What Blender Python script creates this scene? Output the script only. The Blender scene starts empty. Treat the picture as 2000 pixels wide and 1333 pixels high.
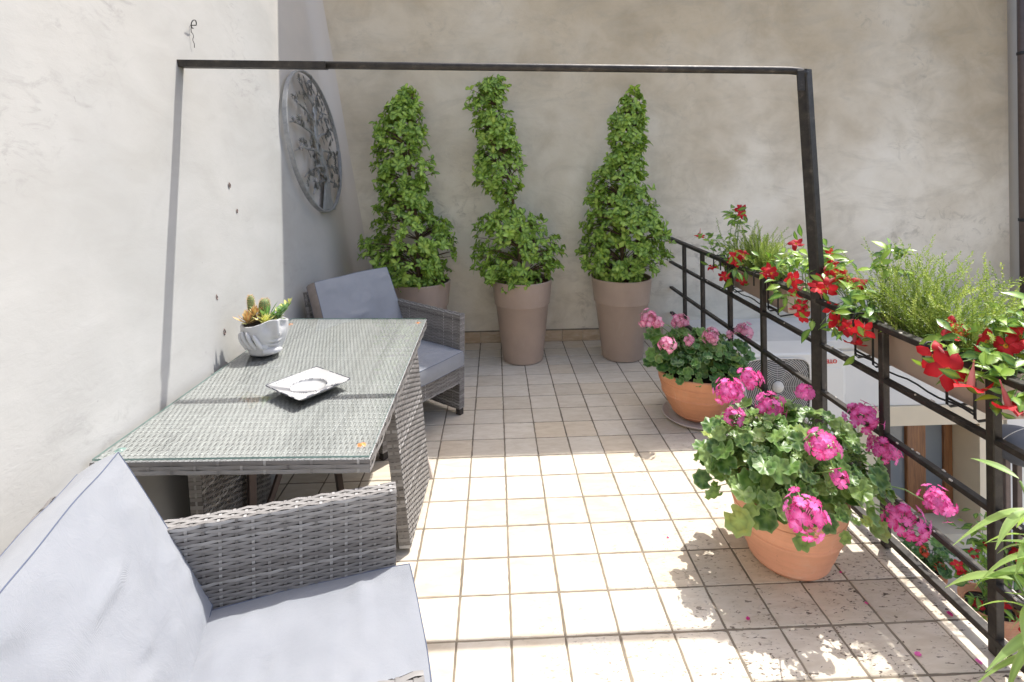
import bpy, math, random
import numpy as np
from mathutils import Vector, Matrix, noise
random.seed(7)
R_ = random.Random(11)
C = bpy.context.scene.collection
sc = bpy.context.scene
rad = math.radians
V3 = Vector

# ------------------------------------------------------------------ camera
cam_d = bpy.data.cameras.new('camera'); cam = bpy.data.objects.new('camera', cam_d); C.objects.link(cam)
F_PX, CY, YAW, PIT, ROLL = 1020.03, 325.70, -.0326, .0037, .0142
cs, sn = math.cos(YAW), math.sin(YAW)
fw = V3((-sn*math.cos(PIT), cs*math.cos(PIT), -math.sin(PIT)))
r0 = V3((cs, sn, 0)); d0 = fw.cross(r0)
rx = r0*math.cos(ROLL) + d0*math.sin(ROLL); dn = -r0*math.sin(ROLL) + d0*math.cos(ROLL)
M = Matrix((rx, -dn, -fw)).transposed().to_4x4(); M.translation = V3((-.0347, -3.1066, 1.7371))
cam.matrix_world = M
cam_d.sensor_width = 36; cam_d.lens = F_PX/2000*36; cam_d.shift_y = -(666.5-CY)/2000
cam_d.clip_start = .05; cam_d.clip_end = 500
sc.camera = cam
CAM = V3(M.translation)

# ------------------------------------------------------------------ light
SUN = V3((.373, .382, 1)).normalized()
EXPOSURE = 1.25
w = bpy.data.worlds.new('World'); sc.world = w; w.use_nodes = True
nt = w.node_tree; bg = nt.nodes['Background']; sky = nt.nodes.new('ShaderNodeTexSky')
sky.sky_type = 'NISHITA'; sky.sun_disc = False
sky.sun_elevation = math.asin(SUN.z); sky.sun_rotation = math.atan2(SUN.x, SUN.y)
sky.air_density = .8; sky.dust_density = 3.0; sky.ozone_density = .6
nt.links.new(sky.outputs[0], bg.inputs[0]); bg.inputs[1].default_value = .15
sl = bpy.data.lights.new('sun', 'SUN'); sl.energy = 2.45; sl.angle = rad(.53); sl.color = (1, .97, .91)
so = bpy.data.objects.new('sun', sl); C.objects.link(so)
so.rotation_euler = SUN.to_track_quat('Z', 'Y').to_euler()
sc.view_settings.view_transform = 'Standard'; sc.view_settings.look = 'None'
sc.view_settings.exposure = EXPOSURE; sc.view_settings.gamma = 1; sc.view_settings.use_curve_mapping = False
sc.cycles.max_bounces = 8; sc.cycles.diffuse_bounces = 5; sc.cycles.transparent_max_bounces = 12

# ------------------------------------------------------------------ materials
class NT:
    def __init__(s, name):
        s.m = bpy.data.materials.new(name); s.m.use_nodes = True
        s.t = s.m.node_tree; s.t.nodes.clear()
        s.out = s.n('OutputMaterial'); s.b = s.n('BsdfPrincipled'); s.l(s.b.outputs[0], s.out.inputs[0])
    def n(s, typ, ins=None, **kw):
        nd = s.t.nodes.new('ShaderNode'+typ)
        for k, v in kw.items(): setattr(nd, k, v)
        if ins:
            for k, v in ins.items():
                if hasattr(v, 'is_linked'): s.l(v, nd.inputs[k])
                else: nd.inputs[k].default_value = v
        return nd
    def l(s, a, b): s.t.links.new(a, b)
    def set(s, k, v):
        if hasattr(v, 'is_linked'): s.l(v, s.b.inputs[k])
        else: s.b.inputs[k].default_value = v
    def coord(s, kind='Object', scale=(1, 1, 1), rnd=False):
        co = s.n('TexCoord').outputs[kind]
        if rnd:
            oi = s.n('ObjectInfo').outputs['Random']
            mu = s.n('Math', {0: oi, 1: 71.3}, operation='MULTIPLY').outputs[0]
            co = s.n('VectorMath', {0: co, 1: mu}, operation='ADD').outputs[0]
        return s.n('Mapping', {'Vector': co, 'Scale': scale}).outputs[0]
    def noise(s, co, scale, detail=4, rough=.55, dist=0):
        return s.n('TexNoise', {'Vector': co, 'Scale': scale, 'Detail': detail, 'Roughness': rough, 'Distortion': dist}).outputs[0]
    def ramp(s, fac, stops):
        r = s.n('ValToRGB', {'Fac': fac}); e = r.color_ramp.elements
        while len(e) < len(stops): e.new(.5)
        for el, (p, c) in zip(e, stops):
            el.position = p; el.color = (*c, 1) if len(c) == 3 else c
        return r.outputs[0]
    def mix(s, fac, a, b, mode='MIX'):
        nd = s.n('Mix', data_type='RGBA', blend_type=mode)
        for k, v in ((0, fac), (6, a), (7, b)):
            if hasattr(v, 'is_linked'): s.l(v, nd.inputs[k])
            else: nd.inputs[k].default_value = v if k == 0 else (*v, 1)
        return nd.outputs[2]
    def math(s, op, a, b=0.0):
        nd = s.n('Math', operation=op)
        for k, v in ((0, a), (1, b)):
            if hasattr(v, 'is_linked'): s.l(v, nd.inputs[k])
            else: nd.inputs[k].default_value = v
        return nd.outputs[0]
    def bump(s, h, strength, dist):
        s.set('Normal', s.n('Bump', {'Height': h, 'Strength': strength, 'Distance': dist}).outputs[0])
    def rand(s): return s.n('ObjectInfo').outputs['Random']
    def attr(s, nm='tone'): return s.n('Attribute', attribute_name=nm).outputs['Fac']

def simple(name, col, rough=.6, metal=0, var=.12, scale=20, bump=0, spec=.5, rnd=True):
    t = NT(name); co = t.coord(rnd=rnd)
    f = t.noise(co, scale)
    lo = tuple(c*(1-var) for c in col); hi = tuple(min(1, c*(1+var)) for c in col)
    t.set('Base Color', t.ramp(f, [(.3, lo), (.7, hi)])); t.set('Roughness', rough); t.set('Metallic', metal)
    t.b.inputs['Specular IOR Level'].default_value = spec
    if bump: t.bump(t.noise(co, scale*3, 5), .5, bump)
    return t.m

def plaster(name, a, b, c, warm, stretch, seed, fine=.0012, stain=.38, corner=None, strong=.7):
    t = NT(name); co = t.coord('Object'); co2 = t.coord('Object', stretch)
    big = t.noise(co, .9, 5, .6, .4); mid = t.noise(co2, 2.6, 6, .62, .6)
    f = t.math('ADD', t.math('MULTIPLY', big, .55), t.math('MULTIPLY', mid, .45))
    col = t.ramp(f, [(.34, a), (.5, b), (.64, c)])
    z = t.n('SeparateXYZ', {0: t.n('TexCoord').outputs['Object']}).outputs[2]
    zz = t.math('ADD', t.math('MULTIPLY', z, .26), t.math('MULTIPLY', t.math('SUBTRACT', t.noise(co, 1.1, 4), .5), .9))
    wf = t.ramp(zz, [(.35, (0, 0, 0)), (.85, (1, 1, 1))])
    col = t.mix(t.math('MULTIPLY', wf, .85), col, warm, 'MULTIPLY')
    st = t.noise(co2, 7, 8, .72, 1.2)                     # trowel stains
    blot = t.ramp(t.noise(co, 1.7, 3), [(.5, (0, 0, 0)), (.68, (1, 1, 1))])
    sm = t.math('MULTIPLY', t.ramp(st, [(.52, (0, 0, 0)), (.66, (1, 1, 1))]), blot)
    col = t.mix(t.math('MULTIPLY', sm, stain), col, tuple(x*.62 for x in a))
    wob = t.n('VectorMath', {0: co, 1: t.n('VectorMath', {0: t.n('TexNoise', {'Vector': co, 'Scale': 2.2, 'Detail': 5}).outputs['Color'], 1: (.8, .8, .8)}, operation='MULTIPLY').outputs[0]}, operation='ADD').outputs[0]
    vo = t.n('TexVoronoi', {'Vector': wob, 'Scale': .8}, feature='DISTANCE_TO_EDGE').outputs['Distance']
    crack = t.math('MULTIPLY', t.ramp(vo, [(.0, (1, 1, 1)), (.006, (0, 0, 0))]), t.ramp(t.noise(co, 1.2, 2), [(.52, (0, 0, 0)), (.62, (1, 1, 1))]))
    col = t.mix(t.math('MULTIPLY', crack, .16 if stain > .5 else .05), col, tuple(x*.5 for x in a))
    pit = t.ramp(t.noise(co, 26, 2), [(.76, (0, 0, 0)), (.8, (1, 1, 1))])
    col = t.mix(t.math('MULTIPLY', pit, .3), col, tuple(x*.5 for x in a))
    if stain > .5:                                        # faint darker drifts low on the wall and rubbed patches
        dr = t.ramp(t.noise(t.coord('Object', (1, 1, 2.2)), 1.35, 7, .68, 1.6), [(.5, (0, 0, 0)), (.72, (1, 1, 1))])
        col = t.mix(t.math('MULTIPLY', dr, .42), col, tuple(x*.66 for x in a))
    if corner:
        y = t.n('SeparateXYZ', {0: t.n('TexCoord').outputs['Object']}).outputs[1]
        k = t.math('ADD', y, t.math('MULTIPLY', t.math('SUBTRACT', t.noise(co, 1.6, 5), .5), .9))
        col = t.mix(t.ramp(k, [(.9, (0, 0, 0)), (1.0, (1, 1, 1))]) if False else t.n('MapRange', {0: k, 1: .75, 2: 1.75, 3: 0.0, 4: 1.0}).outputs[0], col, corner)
    t.set('Base Color', col); t.set('Roughness', .85); t.b.inputs['Specular IOR Level'].default_value = .25
    h = t.math('ADD', t.math('MULTIPLY', t.noise(co2, 14, 9, .7, 1.0), 1.0), t.math('MULTIPLY', t.noise(co, 90, 4, .6), .25))
    h = t.math('ADD', h, t.math('MULTIPLY', t.noise(co, 3.2, 3), 2.0))
    rough_ = t.ramp(t.noise(co, .8, 3), [(.35, (.15, .15, .15)), (.7, (1, 1, 1))])
    h = t.math('MULTIPLY', h, rough_)
    t.bump(h, strong, fine*6)
    return t.m

def tile_mat(name, cols, grunge=1.0):
    t = NT(name); co = t.coord('Object', rnd=True); st = t.coord('Object', (1.0, 3.2, 1), rnd=True)
    base = t.ramp(t.noise(st, 9, 6, .6, .8), [(.3, cols[0]), (.5, cols[1]), (.7, cols[2])])
    r = t.rand()
    base = t.mix(1.0, base, t.ramp(r, [(0, (.84, .82, .79)), (.3, (1, 1, 1)), (.7, (.94, .95, .96)), (1, (.95, .90, .83))]), 'MULTIPLY')
    pits = t.ramp(t.noise(t.coord('Object', (1.3, 3.0, 1), rnd=True), 38, 3, .55, .5), [(.60, (0, 0, 0)), (.645, (1, 1, 1))])
    mask = t.ramp(t.noise(co, 5, 3), [(.40, (0, 0, 0)), (.58, (1, 1, 1))])
    world = t.n('NewGeometry').outputs['Position']
    sx = t.n('SeparateXYZ', {0: world})                  # weathering pits, thinned in the colour where sun washes the tiles out
    wd_ = t.math('SUBTRACT', t.math('MULTIPLY', sx.outputs[0], .55), t.math('MULTIPLY', sx.outputs[1], .45))
    wd_ = t.math('ADD', wd_, t.math('MULTIPLY', t.math('SUBTRACT', t.n('TexNoise', {'Vector': world, 'Scale': 1.6, 'Detail': 3}).outputs[0], .5), 1.1))
    reg = t.n('MapRange', {0: wd_, 1: .45, 2: 1.15, 3: .10, 4: 1.0}).outputs[0]
    pm = t.math('MULTIPLY', t.math('MULTIPLY', pits, mask), reg)
    base = t.mix(t.math('MULTIPLY', pm, .95*grunge), base, (.085, .058, .04))
    big = t.ramp(t.noise(t.coord('Object', (1.0, 2.6, 1), rnd=True), 30, 3, .5, .8), [(.655, (0, 0, 0)), (.685, (1, 1, 1))])
    base = t.mix(t.math('MULTIPLY', t.math('MULTIPLY', big, reg), .9*grunge), base, (.07, .048, .035))
    strk = t.ramp(t.noise(st, 26, 5, .65, 1.5), [(.55, (0, 0, 0)), (.72, (1, 1, 1))])
    base = t.mix(t.math('MULTIPLY', t.math('MULTIPLY', t.math('MULTIPLY', strk, mask), reg), .75*grunge), base, (.27, .21, .16))
    t.set('Base Color', base); t.set('Roughness', t.math('ADD', .5, t.math('MULTIPLY', mask, .2)))
    t.b.inputs['Specular IOR Level'].default_value = .3
    h = t.math('SUBTRACT', t.math('MULTIPLY', t.noise(st, 16, 6), .6), t.math('MULTIPLY', pm, .9))
    t.bump(h, .5, .004)
    return t.m

def leaf_mat(name, cols, rough=.45, trans=.28, edge=None, spec=.5, old=None, zone=None):
    t = NT(name)
    r = t.math('FRACT', t.math('ADD', t.rand(), t.attr('tone')))
    co = t.coord('Object', rnd=True)
    k = t.math('ADD', t.math('MULTIPLY', r, .75), t.math('MULTIPLY', t.noise(co, 18, 2), .25))
    st_ = [(.12, cols[0]), (.45, cols[1]), (.82, cols[2])]
    if old: st_.append((.93, old))
    col = t.ramp(k, st_)
    e = t.attr('edge')
    if zone: col = t.mix(t.ramp(e, [(.12, (0, 0, 0)), (.30, (.35, .35, .35)), (.52, (0, 0, 0))]), col, zone)
    if edge: col = t.mix(t.math('MULTIPLY', t.ramp(e, [(.6, (0, 0, 0)), (.98, (1, 1, 1))]), .5), col, edge)
    vein = t.attr('vein')
    col = t.mix(t.math('MULTIPLY', vein, .45), col, tuple(min(1, c*1.7+.02) for c in cols[2]))
    t.set('Base Color', col); t.set('Roughness', rough); t.b.inputs['Specular IOR Level'].default_value = spec
    tr = t.n('BsdfTranslucent', {'Color': t.mix(1.0, col, (1.5, 1.6, .7), 'MULTIPLY')})
    mx = t.n('MixShader', {0: trans, 1: t.b.outputs[0], 2: tr.outputs[0]}); t.l(mx.outputs[0], t.out.inputs[0])
    return t.m

def wicker_mat(name, cols):
    t = NT(name)
    a = t.attr('tone'); co = t.coord('Object')
    k = t.math('ADD', t.math('MULTIPLY', a, .8), t.math('MULTIPLY', t.noise(co, 30, 3), .2))
    t.set('Base Color', t.ramp(k, [(.05, cols[0]), (.35, cols[1]), (.62, cols[2]), (.9, cols[3])]))
    t.set('Roughness', .5); t.b.inputs['Specular IOR Level'].default_value = .4
    return t.m

M_ = {}
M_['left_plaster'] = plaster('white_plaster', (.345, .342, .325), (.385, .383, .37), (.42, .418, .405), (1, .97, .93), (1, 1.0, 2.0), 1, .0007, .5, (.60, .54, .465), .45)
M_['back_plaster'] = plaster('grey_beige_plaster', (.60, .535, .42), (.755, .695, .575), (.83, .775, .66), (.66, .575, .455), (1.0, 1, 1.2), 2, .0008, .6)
M_['tile'] = tile_mat('travertine_tile', [(.575, .50, .395), (.635, .565, .46), (.69, .625, .525)])
M_['skirting'] = tile_mat('skirting_tile', [(.46, .35, .24), (.55, .43, .30), (.62, .52, .40)], .3)
M_['grout'] = simple('grout', (.20, .167, .125), .95, var=.3, scale=8)
M_['white_paint'] = simple('white_facade_paint', (.74, .715, .655), .8, var=.04, scale=3, bump=.002)
M_['cream_paint'] = simple('cream_paint', (.72, .62, .45), .8, var=.05, scale=3, bump=.002)
M_['concrete'] = simple('pale_concrete', (.62, .60, .55), .9, var=.1, scale=4, bump=.002)
M_['beige_wall'] = simple('beige_wall_paint', (.58, .52, .44), .85, var=.06, scale=3, bump=.002)
M_['wood'] = NT('varnished_wood')
t = M_['wood']; g = t.noise(t.coord('Object', (14, 14, 1)), 5, 6, .6, .8)
t.set('Base Color', t.ramp(g, [(.3, (.16, .065, .025)), (.7, (.34, .15, .055))])); t.set('Roughness', .4); M_['wood'] = t.m
t = NT('weathered_black_iron'); co = t.coord('Object')
t.set('Base Color', t.ramp(t.noise(co, 16, 8, .7), [(.35, (.016, .014, .013)), (.58, (.040, .034, .028)), (.74, (.12, .10, .085))]))
t.set('Roughness', t.math('ADD', .38, t.math('MULTIPLY', t.noise(co, 40, 4), .3))); t.set('Metallic', .25); t.bump(t.noise(co, 60, 5), .4, .002); M_['iron'] = t.m
M_['iron_dark'] = simple('dark_wire', (.03, .03, .03), .45, .3)
M_['paint_chip'] = simple('bare_metal_chip', (.62, .58, .52), .6, var=.3, scale=80)
M_['wicker'] = wicker_mat('grey_rattan', [(.080, .073, .069), (.17, .160, .154), (.275, .265, .256), (.50, .49, .48)])
M_['wicker_top'] = wicker_mat('pale_grey_rattan', [(.17, .172, .168), (.27, .271, .267), (.355, .357, .352), (.52, .52, .515)])
M_['wicker_core'] = simple('rattan_core', (.045, .038, .034), .8)
t = NT('pale_grey_fabric'); co = t.coord('Object')
t.set('Base Color', t.ramp(t.noise(co, 5, 5), [(.3, (.242, .256, .283)), (.5, (.266, .280, .308)), (.72, (.285, .298, .324))])); t.set('Roughness', .9)
t.b.inputs['Specular IOR Level'].default_value = .2; t.b.inputs['Sheen Weight'].default_value = .15
wv = t.n('TexWave', {'Vector': co, 'Scale': 260.0, 'Distortion': .6}, wave_type='BANDS').outputs['Fac']
t.bump(t.math('ADD', t.math('MULTIPLY', wv, .15), t.math('ADD', t.noise(co, 12, 6, .62, .8), t.math('MULTIPLY', t.noise(co, 320, 2), .12))), .5, .007); M_['fabric'] = t.m
M_['piping'] = simple('dark_blue_piping', (.09, .11, .17), .8)
M_['zip'] = simple('shade_brown_boxing', (.27, .23, .21), .9)  # brown cast of shade on the far cushion's sides, put into the cloth colour
t = NT('taupe_plastic'); co = t.coord(rnd=True); tc = (.42, .32, .255)
col = t.ramp(t.noise(co, 3, 6, .6), [(.3, tuple(x*.9 for x in tc)), (.7, tuple(x*1.07 for x in tc))])
du = t.ramp(t.noise(t.coord('Object', (2.2, 2.2, .7), rnd=True), 4, 8, .72, 1.0), [(.55, (0, 0, 0)), (.75, (1, 1, 1))])
col = t.mix(t.math('MULTIPLY', du, .28), col, (.52, .46, .40))
sc1 = t.ramp(t.noise(t.coord('Object', (9, 9, 1.2), rnd=True), 11, 3, .5), [(.72, (0, 0, 0)), (.76, (1, 1, 1))]); col = t.mix(t.math('MULTIPLY', sc1, .25), col, (.56, .48, .41))
t.set('Base Color', col); t.set('Roughness', t.math('ADD', .45, t.math('MULTIPLY', du, .3))); t.b.inputs['Specular IOR Level'].default_value = .4
t.bump(t.noise(co, 70, 4), .3, .001); M_['taupe'] = t.m
def clay(name, c, bloom):
    t = NT(name); co = t.coord(rnd=True); f = t.noise(co, 5, 6, .6); turn = t.noise(t.coord('Object', (1, 1, 14)), 3, 4, .6)
    col = t.ramp(t.math('ADD', t.math('MULTIPLY', f, .6), t.math('MULTIPLY', turn, .4)), [(.32, tuple(x*.84 for x in c)), (.52, c), (.7, tuple(min(1, x*1.1) for x in c))])
    bl = t.ramp(t.noise(t.coord('Object', (1.6, 1.6, .8), rnd=True), 4.5, 7, .7, .8), [(.54, (0, 0, 0)), (.72, (1, 1, 1))])
    col = t.mix(t.math('MULTIPLY', bl, .32), col, bloom)
    sp = t.ramp(t.noise(co, 55, 3), [(.68, (0, 0, 0)), (.74, (1, 1, 1))]); col = t.mix(t.math('MULTIPLY', sp, .35), col, tuple(x*.5 for x in c))
    t.set('Base Color', col); t.set('Roughness', .8); t.b.inputs['Specular IOR Level'].default_value = .25
    t.bump(t.math('ADD', t.noise(co, 40, 5), t.math('MULTIPLY', turn, .6)), .4, .003); return t.m
M_['terracotta'] = clay('terracotta', (.70, .33, .18), (.74, .56, .44))
M_['terracotta_light'] = clay('pale_terracotta', (.80, .405, .265), (.82, .62, .50))
M_['saucer'] = simple('taupe_saucer', (.55, .48, .43), .6)
M_['soil'] = simple('dark_soil', (.035, .025, .018), .95, var=.5, scale=40, bump=.01)
M_['bark_chip'] = simple('bark_chip', (.17, .085, .045), .9, var=.5, scale=30)
M_['trunk'] = simple('shrub_bark', (.13, .085, .05), .9, var=.3, scale=30, bump=.003)
M_['stem'] = simple('green_stem', (.16, .25, .07), .6, var=.2, scale=20)
M_['herb_stem'] = simple('herb_stem', (.17, .13, .06), .8)
M_['topiary_leaf'] = leaf_mat('topiary_leaf', [(.036, .095, .014), (.112, .215, .028), (.32, .45, .085)], .42, .25, spec=.4, old=(.33, .40, .07))
M_['geranium_leaf'] = leaf_mat('geranium_leaf', [(.030, .090, .014), (.088, .19, .034), (.25, .36, .10)], .38, .22, (.30, .42, .18), old=(.36, .38, .08), zone=(.035, .085, .022))
M_['geranium_leaf_dark'] = leaf_mat('geranium_leaf_variegated', [(.022, .080, .018), (.052, .15, .030), (.14, .28, .06)], .40, .22, (.30, .42, .18), old=(.30, .30, .06), zone=(.022, .060, .018))
M_['mandevilla_leaf'] = leaf_mat('mandevilla_leaf', [(.025, .085, .025), (.055, .16, .035), (.24, .36, .045)], .34, .22, spec=.45)
M_['herb_leaf'] = leaf_mat('herb_leaf', [(.13, .20, .04), (.27, .36, .07), (.42, .48, .13)], .6, .3)
M_['lance_leaf'] = leaf_mat('lance_leaf', [(.10, .20, .055), (.17, .28, .09), (.27, .38, .13)], .45, .35, (.44, .50, .22))
def petal(name, a, b, trans=.35):
    t = NT(name); k = t.math('FRACT', t.math('ADD', t.rand(), t.attr('tone')))
    col = t.mix(t.attr('edge'), t.ramp(k, [(.1, a), (.9, b)]), tuple(min(1, c*1.25+.03) for c in b))
    t.set('Base Color', col); t.set('Roughness', .55); t.b.inputs['Specular IOR Level'].default_value = .3
    tr = t.n('BsdfTranslucent', {'Color': col})
    t.l(t.n('MixShader', {0: trans, 1: t.b.outputs[0], 2: tr.outputs[0]}).outputs[0], t.out.inputs[0]); return t.m
M_['pink'] = petal('hot_pink_petal', (.66, .03, .22), (.86, .20, .54))
M_['pale_pink'] = petal('pale_pink_petal', (.64, .12, .28), (.82, .42, .56))
M_['red'] = petal('red_petal', (.36, .004, .012), (.70, .018, .030), .25)
M_['red_back'] = petal('red_petal_outside', (.55, .10, .12), (.75, .28, .26), .3)
M_['scarlet'] = petal('scarlet_petal', (.70, .05, .03), (.85, .12, .06))
M_['yellow'] = simple('yellow_throat', (.85, .38, .03), .6)
M_['white_ceramic'] = simple('white_ceramic', (.42, .42, .415), .35, var=.03, scale=10)
M_['grey_ceramic'] = simple('matt_white_ceramic', (.47, .47, .47), .6, var=.05, scale=30, bump=.0006)
M_['navy'] = simple('worn_navy_glaze', (.03, .035, .06), .4, var=.6, scale=120)
M_['amber'] = simple('amber_rubber', (.75, .28, .08), .35, var=.2)
M_['ac_white'] = simple('off_white_casing', (.74, .72, .66), .45, var=.03, scale=3)
M_['ac_dark'] = simple('dark_fan_recess', (.10, .095, .09), .7)
M_['ac_wire'] = simple('cream_wire', (.62, .59, .53), .5)
M_['print_red'] = simple('red_print', (.65, .03, .02), .5)
M_['print_grey'] = simple('grey_print', (.35, .33, .32), .5)
M_['steel'] = simple('brushed_grey_metal', (.31, .315, .315), .4, .35, .18, 25)
M_['steel_leaf'] = simple('aged_metal_leaf', (.20, .195, .18), .45, .35, .3, 30)
M_['dark_glass'] = simple('window_pane', (.20, .22, .23), .12, 0, .1, 1.5)
M_['brown_metal'] = simple('brown_metal', (.12, .09, .08), .5, .3)
M_['cover_cloth'] = simple('dark_grey_cover', (.10, .105, .12), .6, var=.15, scale=9)
M_['cactus'] = simple('cactus_skin', (.19, .25, .10), .7, var=.3, scale=80)
M_['spine'] = simple('cactus_spine', (.72, .48, .20), .6)
M_['aloe'] = leaf_mat('aloe_leaf', [(.10, .22, .08), (.16, .30, .11), (.24, .38, .16)], .45, .1)
M_['rosette_red'] = leaf_mat('red_rosette_leaf', [(.42, .16, .08), (.52, .26, .14), (.40, .38, .16)], .5, .1)
M_['rosette_yellow'] = leaf_mat('yellow_rosette_leaf', [(.45, .46, .10), (.58, .56, .16), (.66, .62, .30)], .5, .1)
t = NT('table_glass'); t.t.nodes.remove(t.b)
fr = t.n('Fresnel', {'IOR': 1.5}).outputs[0]
gl = t.n('BsdfGlossy', {'Roughness': .03, 'Color': (1, 1, 1, 1)}); tp = t.n('BsdfTransparent', {'Color': (.95, .975, .965, 1)})
t.l(t.n('MixShader', {0: fr, 1: tp.outputs[0], 2: gl.outputs[0]}).outputs[0], t.out.inputs[0]); M_['glass'] = t.m
M_['glass_edge'] = simple('green_glass_edge', (.20, .31, .285), .2)

# ------------------------------------------------------------------ mesh helpers
def wm(o):
    m = o.matrix_basis.copy()
    while o.parent:
        o = o.parent; m = o.matrix_basis @ m
    return m

class MB:
    def __init__(s): s.v = []; s.f = []; s.tone = []; s.edge = []; s.vein = []; s.mi = []
    def add(s, vs, fs, tone=.5, edge=None, vein=None, mi=0):
        b = len(s.v); s.v.extend([tuple(v) for v in vs])
        s.f.extend([tuple(i+b for i in f) for f in fs]); s.mi.extend([mi]*len(fs))
        s.tone.extend([tone]*len(vs)); s.edge.extend(edge if edge else [0]*len(vs)); s.vein.extend(vein if vein else [0]*len(vs))
        return s
    def box(s, lo, hi, tone=.5, m=None, mi=0):
        x0, y0, z0 = lo; x1, y1, z1 = hi
        v = [V3(p) for p in ((x0, y0, z0), (x1, y0, z0), (x1, y1, z0), (x0, y1, z0), (x0, y0, z1), (x1, y0, z1), (x1, y1, z1), (x0, y1, z1))]
        if m: v = [m @ p for p in v]
        return s.add(v, [(0, 3, 2, 1), (4, 5, 6, 7), (0, 1, 5, 4), (1, 2, 6, 5), (2, 3, 7, 6), (3, 0, 4, 7)], tone, mi=mi)
    def bbox(s, lo, hi, b=.004, tone=.5, m=None):
        """box with all edges bevelled"""
        lo, hi = V3(lo), V3(hi); c = (lo+hi)/2; h = (hi-lo)/2; b = min(b, min(h)*.9)
        vs = []; idx = {}
        for sx in (-1, 1):
            for sy in (-1, 1):
                for sz in (-1, 1):
                    for ax in range(3):
                        p = [sx*(h[0]-b), sy*(h[1]-b), sz*(h[2]-b)]; p[ax] = (sx, sy, sz)[ax]*h[ax]
                        idx[(sx, sy, sz, ax)] = len(vs); q = c+V3(p); vs.append(m @ q if m else q)
        fs = []
        for ax in range(3):
            a, d = (ax+1) % 3, (ax+2) % 3
            for sg in (-1, 1):
                q = []
                for (u, w_) in ((-1, -1), (1, -1), (1, 1), (-1, 1)):
                    k = [0, 0, 0]; k[ax] = sg; k[a] = u; k[d] = w_; q.append(idx[(*k, ax)])
                fs.append(q if sg > 0 else q[::-1])
            for u in (-1, 1):
                for w_ in (-1, 1):
                    k0 = [0]*3; k1 = [0]*3; k0[ax] = -1; k1[ax] = 1
                    for k in (k0, k1): k[a] = u; k[d] = w_
                    q = [idx[(*k0, a)], idx[(*k1, a)], idx[(*k1, d)], idx[(*k0, d)]]
                    fs.append(q if u*w_ < 0 else q[::-1])
        for sx in (-1, 1):
            for sy in (-1, 1):
                for sz in (-1, 1):
                    q = [idx[(sx, sy, sz, k)] for k in range(3)]
                    fs.append(q if sx*sy*sz > 0 else q[::-1])
        return s.add(vs, fs, tone)
    def tube(s, pts, rad_, n=8, tone=.5, cap=True):
        pts = [V3(p) for p in pts]; k = len(pts)
        rs = rad_ if isinstance(rad_, (list, tuple)) else [rad_]*k
        vs = []; up = None
        for i, p in enumerate(pts):
            d = (pts[min(i+1, k-1)]-pts[max(i-1, 0)]); d = d.normalized() if d.length > 1e-9 else V3((0, 0, 1))
            if up is None:
                up = V3((0, 0, 1)) if abs(d.z) < .9 else V3((1, 0, 0))
            a = d.cross(up); a = a.normalized() if a.length > 1e-6 else d.orthogonal().normalized(); b = a.cross(d); up = b
            for j in range(n):
                th = 2*math.pi*j/n; vs.append(p+(a*math.cos(th)+b*math.sin(th))*rs[i])
        fs = [(i*n+j, i*n+(j+1) % n, (i+1)*n+(j+1) % n, (i+1)*n+j) for i in range(k-1) for j in range(n)]
        if cap: fs += [tuple(range(n))[::-1], tuple(range((k-1)*n, k*n))]
        return s.add(vs, fs, tone)
    def lathe(s, prof, n=40, c=(0, 0, 0), tone=.5, sx=1, sy=1, cap=False):
        c = V3(c); vs = []
        for r, z in prof:
            for j in range(n):
                th = 2*math.pi*j/n; vs.append(c+V3((r*sx*math.cos(th), r*sy*math.sin(th), z)))
        fs = [(i*n+j, i*n+(j+1) % n, (i+1)*n+(j+1) % n, (i+1)*n+j) for i in range(len(prof)-1) for j in range(n)]
        if cap: fs.append(tuple(range((len(prof)-1)*n, len(prof)*n)))
        return s.add(vs, fs, tone)
    def grid(s, fn, nu, nv, tone=.5, flip=False):
        vs = [fn(i/nu, j/nv) for i in range(nu+1) for j in range(nv+1)]
        fs = []
        for i in range(nu):
            for j in range(nv):
                q = (i*(nv+1)+j, (i+1)*(nv+1)+j, (i+1)*(nv+1)+j+1, i*(nv+1)+j+1); fs.append(q[::-1] if flip else q)
        return s.add(vs, fs, tone)
    def mesh(s, name, mats, smooth=False):
        me = bpy.data.meshes.new(name); me.from_pydata([tuple(v) for v in s.v], [], s.f)
        for nm, arr in (('tone', s.tone), ('edge', s.edge), ('vein', s.vein)):
            if nm == 'tone' or any(arr):
                a = me.attributes.new(nm, 'FLOAT', 'POINT'); a.data.foreach_set('value', np.array(arr, dtype=np.float32))
        if not isinstance(mats, (list, tuple)): mats = [mats]
        for m in mats: me.materials.append(m)
        if any(s.mi): me.polygons.foreach_set('material_index', s.mi)
        if smooth: me.polygons.foreach_set('use_smooth', [True]*len(me.polygons))
        me.update(); return me
    def build(s, name, mat, parent=None, smooth=False, world=False, kind=None, label=None):
        if world and parent:
            inv = wm(parent).inverted(); s.v = [inv @ V3(v) for v in s.v]
        o = bpy.data.objects.new(name, s.mesh(name, mat, smooth)); C.objects.link(o)
        if parent: o.parent = parent
        if kind: o['kind'] = kind
        if label: o['label'] = label
        return o

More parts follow.
